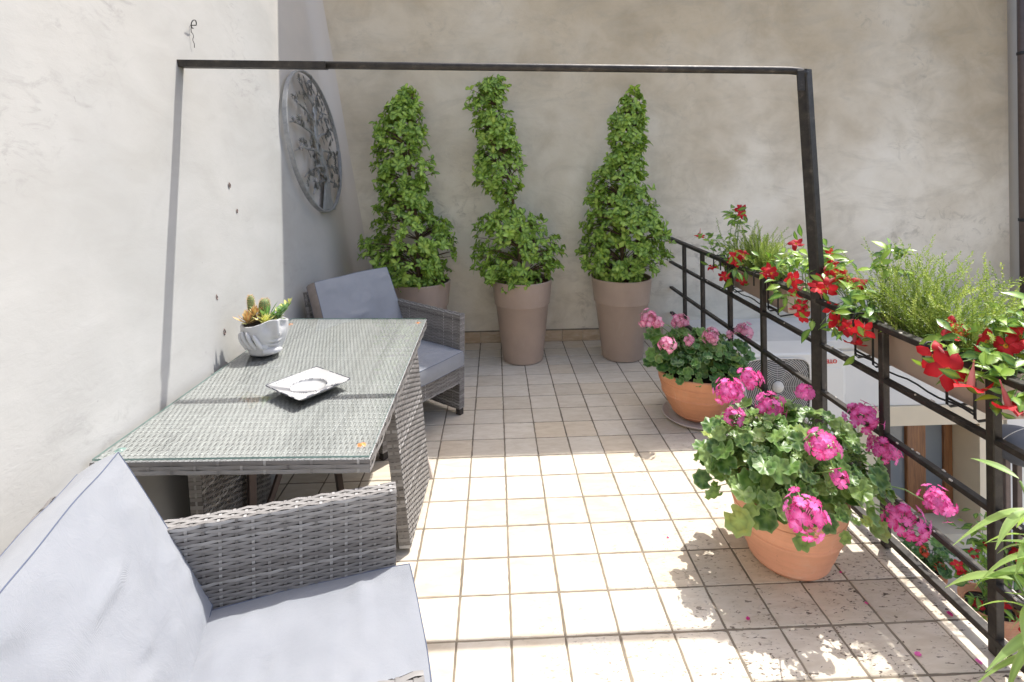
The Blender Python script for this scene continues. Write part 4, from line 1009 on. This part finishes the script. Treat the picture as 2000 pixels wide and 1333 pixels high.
# lower courtyard plants
low = terracotta((3.40, 1.0, -1.70), 'small terracotta pot with a red geranium below the railing', tp_prof(.10, .15, .17), M_['terracotta'], soil=(.12, .14))
geranium((3.40, 1.0, -1.55), 'dark leaved geranium with orange red heads down in the courtyard', (.23, .20, .17), .05, gl_b, M_['geranium_leaf_dark'], 80, 8,
  [((3.40, .86, -1.46), 1.0, 16), ((3.33, .92, -1.38), .7, 9)], fl_scar, .045, limit=80)
lp = terracotta((3.50, .55, -1.70), 'terracotta pot of the climbing red flowers down in the courtyard', tp_prof(.13, .18, .22), M_['terracotta'], soil=(.14, .18))
mandevilla((3.50, .55, -1.50), 'dark climbing red trumpet flower plant down in the courtyard',
  [((3.34, .5, -1.08), .8), ((3.45, .48, -1.02), 1), ((3.60, .45, -1.05), 1.1), ((3.64, .45, -1.10), 1.1), ((3.22, .5, -1.16), .9), ((3.25, .5, -1.20), .9), ((3.28, .5, -1.24), .9), ((3.22, .5, -1.42), .9), ((3.36, .5, -1.45), .9), ((3.47, .42, -1.38), 1), ((3.55, .4, -1.5), 1)],
  [((3.45, .55, -.93), 1.4), ((3.38, .52, -1.03), 1.6), ((3.50, .50, -1.08), 1.8), ((3.62, .50, -1.12), 1.8), ((3.36, .52, -1.14), 1.4), ((3.5, .5, -1.22), 1.9), ((3.42, .5, -1.34), 1.8), ((3.56, .5, -1.38), 1.9), ((3.40, .5, -1.46), 1.6), ((3.66, .5, -1.26), 1.8), ((3.27, .5, -1.2), .7), ((3.62, .5, -1.02), 1.4), ((3.72, .5, -1.18), 1.8)], 9, 12, grp='plants down in the courtyard', scale=1.05)

# lance leaved plant in the near corner
tl_ = [leaf_mesh('leaf', L, L*wf, M_['lance_leaf'], 8, .35, cu_, .45) for L, wf, cu_ in ((.17, .20, .55), (.20, .17, .8), (.15, .22, .3), (.18, .18, 1.0))]
ll = thing('lance_leaved_plant', 'pale green plant with long drooping lance leaves in the near corner', 'plant', (1.40, -1.83, .30)); rr = random.Random(21)
terracotta((1.44, -1.93, 0), 'terracotta pot of the lance leaved plant in the near corner', tp_prof(.12, .17, .20), M_['terracotta'], soil=(.14, .17))
st = MB(); nodes = []
for k, (x, y, z) in enumerate([(1.33, -1.74, .86), (1.37, -1.77, .78), (1.40, -1.72, .70), (1.32, -1.72, .60), (1.36, -1.78, .50), (1.44, -1.80, .95), (1.45, -1.68, .62), (1.40, -1.80, .42)]):
    p = V3((x+.045, y, z)); q = V3((1.44+rr.gauss(0, .03), -1.93+rr.gauss(0, .03), .17)); mid = q.lerp(p, .5)+V3((.02, -.01, .05))
    st.tube([q, mid, p], [.007, .005, .003], 6); nodes.append(p)
    for j in range(7):
        c = mid.lerp(p, .30+.12*j); th = j*2.4+k; d = V3((math.cos(th)-.12, math.sin(th)*.9+.15, rr.uniform(.1, .7)))
        inst('leaf', tl_[(j+k) % 4], ll, wm(ll).inverted() @ frame_mat(c, V3((0, 0, 1))+rnd_dir(rr)*.3, d, rr.uniform(.65, .95)))
st.build('stems', M_['stem'], ll, True, world=True)

# ================================================================== TABLE
tb = thing('dining_table', 'grey rattan garden table with a glass top against the white wall', 'table', (-.9, -.6, 0))
TA, TBq, TC, TD = V3((-1.372, -1.36, 0)), V3((-.456, -1.392, 0)), V3((-.473, .152, 0)), V3((-1.326, .22, 0))
up = lambda p, z: V3((p.x, p.y, z))
ztop, zbot = .782, .738
b = MB(); cen = (TA+TBq+TC+TD)/4
pin = [cen+(p-cen)*.985 for p in (TA, TBq, TC, TD)]
b.add([up(p, zbot+.004) for p in pin]+[up(p, ztop-.004) for p in pin], [(0, 3, 2, 1), (4, 5, 6, 7), (0, 1, 5, 4), (1, 2, 6, 5), (2, 3, 7, 6), (3, 0, 4, 7)])
top = b.build('tabletop', simple('tabletop_board', (.16, .155, .15), .8), tb, world=True)
rw_ = random.Random(5)
b = MB(); wicker_quad(b, up(TBq, ztop), up(TC, ztop), up(TD, ztop), up(TA, ztop), .0095, .030, .0017, rr=rw_, spread=.085)
b.build('top_weave', M_['wicker_top'], top, True, world=True, kind='stuff')
b = MB()
for p, q in ((TA, TBq), (TBq, TC), (TC, TD), (TD, TA)):
    wicker_quad(b, up(p, zbot), up(q, zbot), up(q, ztop), up(p, ztop), .0145, .075, .0022, rr=rw_)
b.build('edge_weave', M_['wicker'], top, True, world=True, kind='stuff')
gin = [cen+(p-cen)*.992 for p in (TA, TBq, TC, TD)]; zg0, zg1 = .7855, .7915
b = MB(); b.add([up(p, zg1) for p in gin], [(0, 1, 2, 3)]); gl_ = b.build('glass_top', M_['glass'], tb, world=True)
b = MB(); b.add([up(p, zg0) for p in gin]+[up(p, zg1) for p in gin], [(0, 1, 5, 4), (1, 2, 6, 5), (2, 3, 7, 6), (3, 0, 4, 7)]); b.build('glass_edge', M_['glass_edge'], gl_, world=True)
for x, y in ((-.506, -1.301), (-1.327, -1.285), (-.515, .085), (-1.295, .115)):
    o = MB().lathe([(0, .0038), (.008, .0036), (.0085, .0015), (.015, .0012), (.017, .0002)], 20, (x, y, ztop)).build('suction_pad', M_['glass_edge'] if (x < -1.3 and y < -1) else M_['amber'], tb, True, world=True)
# end panels and folding legs
pr_ = random.Random(8)
wicker_panel('side_panel', [(-.438, -.752, .02), (-.418, -.225, .02), (-.478, -.215, .735), (-.492, -.83, .735)], .05, tb, M_['wicker'], pr_, .012, .03, world=True)
wicker_panel('side_panel', [(-1.20, -.98, .02), (-1.19, -.42, .02), (-1.22, -.40, .735), (-1.22, -1.02, .735)], .05, tb, M_['wicker'], pr_, .012, .03, world=True)
for (a, c, wd) in (((-1.16, -.70, .02), (-1.16, -.70, .735), .022), ((-1.15, -.68, .03), (-.95, -.45, .735), .016), ((-.93, -.42, .735), (-.86, -.36, .02), .02), ((-.50, -.45, .03), (-.70, -.40, .735), .016)):
    MB().tube([a, c], wd, 4).build('folding_leg', M_['brown_metal'], tb, world=True)
b = MB(); b.add([V3(p) for p in ((-.475, -.222, .0), (-.405, -.20, .0), (-.405, -.165, .0), (-.475, -.165, .0), (-.47, -.21, .16), (-.44, -.205, .16), (-.44, -.195, .16), (-.47, -.19, .16))], [(0, 3, 2, 1), (4, 5, 6, 7), (0, 1, 5, 4), (1, 2, 6, 5), (2, 3, 7, 6), (3, 0, 4, 7)])
b.build('foot', M_['saucer'], tb, world=True)

# ================================================================== ARMCHAIRS
def armchair(loc, rz, label, seed):
    o = thing('armchair', label, 'armchair', loc, rz, 'grey rattan armchairs at the table'); rr = random.Random(seed)
    for s in (1, -1):
        yo, yi = s*.362, s*.312
        pts = [(-.43, yo, .045), (.245, yo, .045), (.262, yo, .70), (-.44, yo, .715)]
        if s > 0: pts = [pts[1], pts[0], pts[3], pts[2]]
        wicker_panel('arm_panel', pts, .05, o, M_['wicker'], rr)
        for x in (-.40, .225): MB().bbox((x-.02, s*.337-.02, 0), (x+.02, s*.337+.02, .05), .003).build('foot', M_['wicker_core'], o)
    MB().bbox((-.40, -.31, .27), (.245, .31, .355), .01).build('seat_base', M_['wicker_core'], o)
    wicker_panel('front_apron', [(.262, -.311, .235), (.262, .311, .235), (.262, .311, .362), (.262, -.311, .362)], .03, o, M_['wicker'], rr, .012, .05)
    wicker_panel('back_panel', [(-.445, .312, .05), (-.445, -.312, .05), (-.640, -.305, .865), (-.640, .305, .865)], .045, o, M_['wicker'], rr)
    cushion('seat_cushion', o, Matrix.Translation((-.30, 0, .366)), .60, .606, .098, seed, .024)
    d = V3((-.218, 0, .47)).normalized(); n = V3((.907, 0, .42)).normalized(); y = n.cross(d)
    m = Matrix((d, y, n)).transposed().to_4x4(); m.translation = V3((-.255, 0, .475))-n*.115
    cushion('back_cushion', o, m, .535, .625, .105, seed+3, .020, side=seed == 7)
    return o
armchair((-.533, -1.799, 0), rad(15.5), 'near grey rattan armchair with sunlit pale grey cushions', 2)
armchair((-.69, .42, 0), rad(-38), 'far grey rattan armchair in shade in front of the tall planters', 7)

# ================================================================== THINGS ON THE TABLE
HP = V3((-1.225, -.395, .7925))
hp = thing('head_planter', 'matt white planter shaped like half a face resting on a hand', 'planter', HP)
FA = rad(-42)                    # the way the face looks
def g_(a, c, w_): a = (a-c+math.pi) % (2*math.pi)-math.pi; return math.exp(-(a/w_)**2)
def head_r(th, t):
    base = (.060+.052*math.sin(min(1, .12+t*1.02)*math.pi/2)) if t < 1 else .112
    r = base*(1+.06*g_(th, FA, .9))
    H = .165*t
    r += .034*g_(th, FA, .115)*max(0, 1-abs((H-.122)/(.028 if H < .122 else .075)))**.8           # nose
    r += .010*g_(th, FA, .20)*math.exp(-((H-.108)/.010)**2)
    r += .013*g_(th, FA, .24)*math.exp(-((H-.083)/.0070)**2)+.013*g_(th, FA, .21)*math.exp(-((H-.064)/.0075)**2)  # lips
    r -= .010*g_(th, FA, .26)*math.exp(-((H-.0735)/.0035)**2)
    r += .017*g_(th, FA, .30)*math.exp(-((H-.036)/.016)**2)-.007*g_(th, FA, .3)*math.exp(-((H-.055)/.006)**2)        # chin
    r -= .014*(g_(th, FA+.36, .17)+g_(th, FA-.36, .17))*math.exp(-((H-.148)/.018)**2)                              # eye hollows
    return r
b = MB(); n, k = 168, 80; vs = []
def hp_pt(th, t):
    r = head_r(th, t); z = .004+.150*t+(.034*g_(th, FA-.05, .75)*t**4); return V3((r*math.cos(th), r*.93*math.sin(th), z))
for i in range(k+1):
    for j in range(n): vs.append(hp_pt(2*math.pi*j/n, i/k))
for rr_, dz in ((.955, .003), (.91, 0), (.88, -.012)):
    for j in range(n): p = hp_pt(2*math.pi*j/n, 1); vs.append(V3((p.x*rr_, p.y*rr_, p.z+dz)))
fs = [(i*n+j, i*n+(j+1) % n, (i+1)*n+(j+1) % n, (i+1)*n+j) for i in range(k+3) for j in range(n)]+[tuple(range(n))[::-1]]
b.add(vs, fs); face = b.build('face', M_['grey_ceramic'], hp, True)
# the hand: a palm cupping the jaw, four fingers up the cheek, a thumb under the chin
def on_head(az, z, off): r = head_r(az, min(1, max(0, (z-.004)/.165)))+off; return V3((r*math.cos(az), r*.93*math.sin(az), z))
hb = MB(); HA = rad(-93)
def palm(s, q):
    az = HA+(s-.5)*1.25; z = .004+.074*q*(1-.25*(2*s-1)**2); th = .016*(1-(2*s-1)**6)*(1-abs(2*q-1)**5)**.6
    return on_head(az, max(.004, z), th-.002)
hb.grid(palm, 18, 12, flip=False)
for fi, (a0, a1, z1, L) in enumerate(((.30, -.02, .126, 1), (.04, -.32, .138, 1), (-.22, -.62, .138, 1), (-.46, -.90, .122, 1))):
    pts = []; rs = []
    for i in range(13):
        t = i/12; az = HA+a0+(a1-a0)*t; z = .052+(z1-.052)*t
        pts.append(on_head(az, z, .008+.004*math.sin(t*math.pi))); rs.append((.0118-.0034*t)*(1+.08*math.exp(-((t-.45)/.08)**2)+.06*math.exp(-((t-.75)/.07)**2))*(1 if i < 11 else (.8 if i == 11 else .35)))
    hb.tube(pts, rs, 12)
pts = [on_head(HA+.35+1.15*t, .030-.012*t+.010*math.sin(t*3), .007) for t in [i/11 for i in range(12)]]
hb.tube(pts, [.0155, .016, .016, .0155, .015, .014, .013, .0125, .012, .011, .009, .004], 12)
hb.build('hand', M_['grey_ceramic'], face, True)
MB().grid(lambda a, q: V3((.098*a*math.cos(6.2832*q), .091*a*math.sin(6.2832*q), .152+.008*noise.noise(V3((a*6*math.cos(6.28*q), a*6*math.sin(6.28*q), 1))))), 7, 30).build('soil', M_['soil'], hp, True)
zs_ = HP.z+.150
def cactus(off, h, r, label, lean, tipcol):
    o = thing('cactus', label, 'cactus', HP+V3((off[0], off[1], .150)), 0, 'succulents in the head planter'); b = MB(); n = 28; k = 14
    for i in range(k+1):
        t = i/k; rr_ = r*(math.sin(min(1, t*6+.35)*math.pi/2) if t < .2 else (1 if t < .75 else math.sqrt(max(0.0004, 1-((t-.75)/.25)**2))))
        for j in range(n): th = 2*math.pi*j/n; q = rr_*(1+.10*math.cos(14*th)); b.v.append((q*math.cos(th)+lean*t*h, q*math.sin(th), h*t)); b.tone.append(.5); b.edge.append(0); b.vein.append(0)
    b.f += [(i*n+j, i*n+(j+1) % n, (i+1)*n+(j+1) % n, (i+1)*n+j) for i in range(k) for j in range(n)]; b.mi += [0]*(k*n)
    bo = b.build('body', M_['cactus'], o, True)
    s = MB(); rr = random.Random(int(h*1000))
    for i in range(1, 17):
        for j in range(14):
            t = i/16.5; th = 2*math.pi*j/14; q = r*1.08*(1 if t < .75 else math.sqrt(max(.01, 1-((t-.75)/.25)**2))); p = V3((q*math.cos(th)+lean*t*h, q*math.sin(th), h*t))
            for e in range(4 if t < .8 else 7):
                d = (V3((math.cos(th), math.sin(th), rr.uniform(-.3, .6)+(1 if t > .8 else 0)))+rnd_dir(rr)*.6).normalized(); w2 = d.orthogonal().normalized()*.0005
                s.add([p-w2, p+w2, p+d*rr.uniform(.006, .012)], [(0, 1, 2)])
    s.build('spines', M_['spine'], o, kind='stuff'); return o
cactus((-.070, .025), .140, .0155, 'tall thin cactus with orange tip in the head planter', -.09, 0)
cactus((-.022, .040), .118, .0235, 'short stout ribbed cactus beside the thin one in the head planter', .05, 0)
def rosette(off, label, mat, nleaf, L, wf, seed, el0=.1, el1=1.2, up_=.0, z=.158, stalk=None, curl=-.25):
    o = thing('succulent', label, 'succulent', HP+V3((off[0], off[1], z)), 0, 'succulents in the head planter'); rr = random.Random(seed)
    ms = [leaf_mesh('leaf', L*s, L*wf*s, mat, 5, .35, curl, .6) for s in (1, .85)]
    for k in range(nleaf):
        t = k/nleaf; th = k*2.4; el = el0+(el1-el0)*t+rr.gauss(0, .08)
        d = V3((math.cos(th)*math.cos(el), math.sin(th)*math.cos(el), math.sin(el))); nr = V3((-math.cos(th)*math.sin(el), -math.sin(th)*math.sin(el), math.cos(el)))
        base = V3((0, 0, up_*t))
        if stalk: base = V3((stalk[0]*t, stalk[1]*t, stalk[2]*t))
        inst('leaf', ms[k % 2], o, frame_mat(base+V3((0, 0, .004)), nr, d, 1.05-.45*t+rr.uniform(-.06, .06)))
    if stalk: MB().tube([(0, 0, -.01), stalk], .003, 6).build('stalk', M_['stem'], o, True)
    return o
rosette((-.062, -.045), 'red orange spiky rosette succulent at the left rim of the head planter', M_['rosette_red'], 32, .078, .26, 1, up_=.02)
rosette((-.042, -.012), 'upper reddish rosette succulent below the cacti in the head planter', M_['rosette_red'], 26, .062, .28, 2, up_=.02, z=.185)
rosette((.022, -.045), 'small yellow rosette succulent at the front of the head planter', M_['rosette_yellow'], 28, .062, .34, 3, up_=.012, z=.160)
rosette((.010, .010), 'upright green aloe in the middle of the head planter', M_['aloe'], 14, .125, .20, 4, .55, 1.4, up_=.01, z=.155, curl=.05)
rosette((.045, .005), 'leaning leafy green succulent over the nose of the head planter', M_['aloe'], 34, .050, .5, 5, .1, 1.0, z=.155, stalk=(.068, .005, .070))
rosette((.040, .030), 'yellowish leaning succulent at the back right of the head planter', M_['rosette_yellow'], 30, .050, .48, 6, .1, 1.0, z=.158, stalk=(.075, .02, .082))

DC = V3((-.838, -.868, .7925))
dish = thing('square_dish', 'square white ceramic dish with worn dark edges and a round hollow', 'dish', DC, rad(53))
def sq(t, a, p=9): c_, s_ = math.cos(t), math.sin(t); q = (abs(c_)**p+abs(s_)**p)**(-1/p); return a*q*c_, a*q*s_
b = MB(); n = 96; prof = [(.070, .0005, 20), (.078, .004, 20), (.121, .031, 34), (.1225, .034, 34), (.119, .0355, 34), (.108, .031, 26), (.088, .0255, 7), (.0735, .020, 2.0), (.070, .012, 2.0), (.066, .0095, 2), (.03, .009, 2), (.001, .009, 2)]
vs = []
for a, z, p in prof:
    for j in range(n): x, y = sq(2*math.pi*j/n, a, p); vs.append((x, y, z))
b.add(vs, [(i*n+j, i*n+(j+1) % n, (i+1)*n+(j+1) % n, (i+1)*n+j) for i in range(len(prof)-1) for j in range(n)]+[tuple(range(n))[::-1]])
bd = b.build('body', M_['white_ceramic'], dish, True); bd.data.set_sharp_from_angle(angle=rad(40))
rr = random.Random(3); b = MB()
for j in range(240):
    t0 = 2*math.pi*j/240
    if noise.noise(V3((math.cos(t0)*4, math.sin(t0)*4, 3))) < -.12: continue
    p0 = sq(t0, .1222, 34); p1 = sq(t0+2*math.pi/240, .1222, 34)
    b.tube([V3((*p0, .0348)), V3((*p1, .0348))], .0022, 4, cap=False)
b.build('worn_rim', M_['navy'], dish, kind='stuff')
b = MB()
for j in range(110):
    t0 = rr.uniform(0, 6.28); a = rr.choice((rr.uniform(.105, .114), .0735)); x, y = sq(t0, a, 12 if a > .1 else 2); z = .0325 if a > .1 else .0208
    if a > .1 and noise.noise(V3((math.cos(t0)*2, math.sin(t0)*2, 8))) < .1: continue
    b.bbox((x-.002, y-.002, z-.001), (x+.002*rr.random(), y+.002*rr.random(), z+.0008), .0005)
b.build('painted_flecks', M_['navy'], dish, kind='stuff')

# ================================================================== ROUND METAL TREE ON THE WALL
wa = thing('metal_wall_art', 'round openwork metal tree of life hung on the white wall in the corner', 'wall art', tuple(wall_pt(1.365, 1.955, .02)))
ang = math.atan(.16); RD = .605
wz = V3((-math.sin(ang), 0, math.cos(ang))); wy = V3((0, 1, 0)); wn_ = V3((math.cos(ang), 0, math.sin(ang)))
AC_ = wall_pt(1.365, 1.955, .042)
A = lambda u, v, d=0: AC_+wy*u+wz*v+wn_*d
ring = [A(RD*math.cos(t), RD*math.sin(t), .012) for t in np.linspace(0, 2*math.pi, 97)]
b = MB(); n = 96; vs = []
for i in range(n):
    t = 2*math.pi*i/n
    for r_, d_ in ((RD, -.014), (RD, .018), (RD-.007, .021), (RD-.015, .018), (RD-.017, -.006), (RD-.008, -.014)): vs.append(A(r_*math.cos(t), r_*math.sin(t), d_))
b.add(vs, [(i*6+j, i*6+(j+1) % 6, ((i+1) % n)*6+(j+1) % 6, ((i+1) % n)*6+j) for i in range(n) for j in range(6)])
b.build('ring', M_['steel'], wa, world=True)
def flat_limb(b, pts, ws, d=.006):
    k = len(pts); vs = []
    for i, (u, v) in enumerate(pts):
        u0, v0 = pts[max(0, i-1)]; u1, v1 = pts[min(k-1, i+1)]; L = math.hypot(u1-u0, v1-v0) or 1; nx, ny = -(v1-v0)/L, (u1-u0)/L; w2 = ws[i]/2
        vs += [A(u+nx*w2, v+ny*w2, d-.004), A(u+nx*w2*.6, v+ny*w2*.6, d+.006), A(u-nx*w2*.6, v-ny*w2*.6, d+.006), A(u-nx*w2, v-ny*w2, d-.004)]
    b.add(vs, [(i*4+j, i*4+(j+1) % 4, (i+1)*4+(j+1) % 4, (i+1)*4+j) for i in range(k-1) for j in range(4)])
trunk = [(.05, -.59), (.06, -.48), (.115, -.36), (.13, -.24), (.08, -.12), (.04, .0), (.06, .12), (.10, .24), (.08, .36)]
tw = [.34, .19, .135, .115, .10, .09, .075, .055, .035]
b = MB(); flat_limb(b, trunk, tw); b.build('trunk', M_['steel'], wa, world=True)
rr = random.Random(12); lv = []
limbs = [(3, -.42, -.30, .03), (3, .42, -.28, .03), (4, -.50, -.10, .034), (4, .46, -.12, .03), (5, -.48, .12, .036), (5, .48, .08, .032), (6, -.36, .32, .032), (6, .42, .26, .03), (7, -.18, .48, .028), (7, .30, .42, .028), (8, .06, .53, .024), (2, -.32, -.44, .022), (2, .34, -.42, .022)]
for (k, u, v, w0) in limbs:
    u0, v0 = trunk[k]; pts = []
    for i in range(9):
        t = i/8; pts.append((u0+(u-u0)*t+.03*math.sin(t*6+k), v0+(v-v0)*t+.05*math.sin(t*math.pi)+.012*math.sin(t*9)))
    b = MB(); flat_limb(b, pts, [w0*(1-.75*i/8) for i in range(9)], .008)
    b.build('branch', M_['steel'], wa, world=True)
    for i in range(2, 9): lv.append((pts[i][0], pts[i][1]))
def palm_leaf():
    b = MB()
    for k in range(7):
        th = math.pi/2+(k-3)*.42; L = .062*(1-.07*abs(k-3)); u, v = math.cos(th), math.sin(th); w2 = .0085
        b.add([V3((0, 0, 0)), V3((u*L*.5-v*w2, v*L*.5+u*w2, .003)), V3((u*L, v*L, -.004)), V3((u*L*.5+v*w2, v*L*.5-u*w2, .003))], [(0, 3, 2, 1)])
    return b.mesh('leaf', M_['steel_leaf'])
plf = palm_leaf(); inv = wm(wa).inverted(); cnt = 0
for (u, v) in lv:
    for q in range(2 if rr.random() < .8 else 1):
        uu, vv = u+rr.gauss(0, .045), v+rr.gauss(0, .045)
        if math.hypot(uu, vv) > RD-.05 or (vv < -.35 and abs(uu-.08) < .14): continue
        th = rr.uniform(0, 6.28); inst('leaf', plf, wa, inv @ frame_mat(A(uu, vv, .012+rr.uniform(0, .014)), wn_+rnd_dir(rr)*.25, wy*math.cos(th)+wz*math.sin(th), rr.uniform(.65, 1.05))); cnt += 1
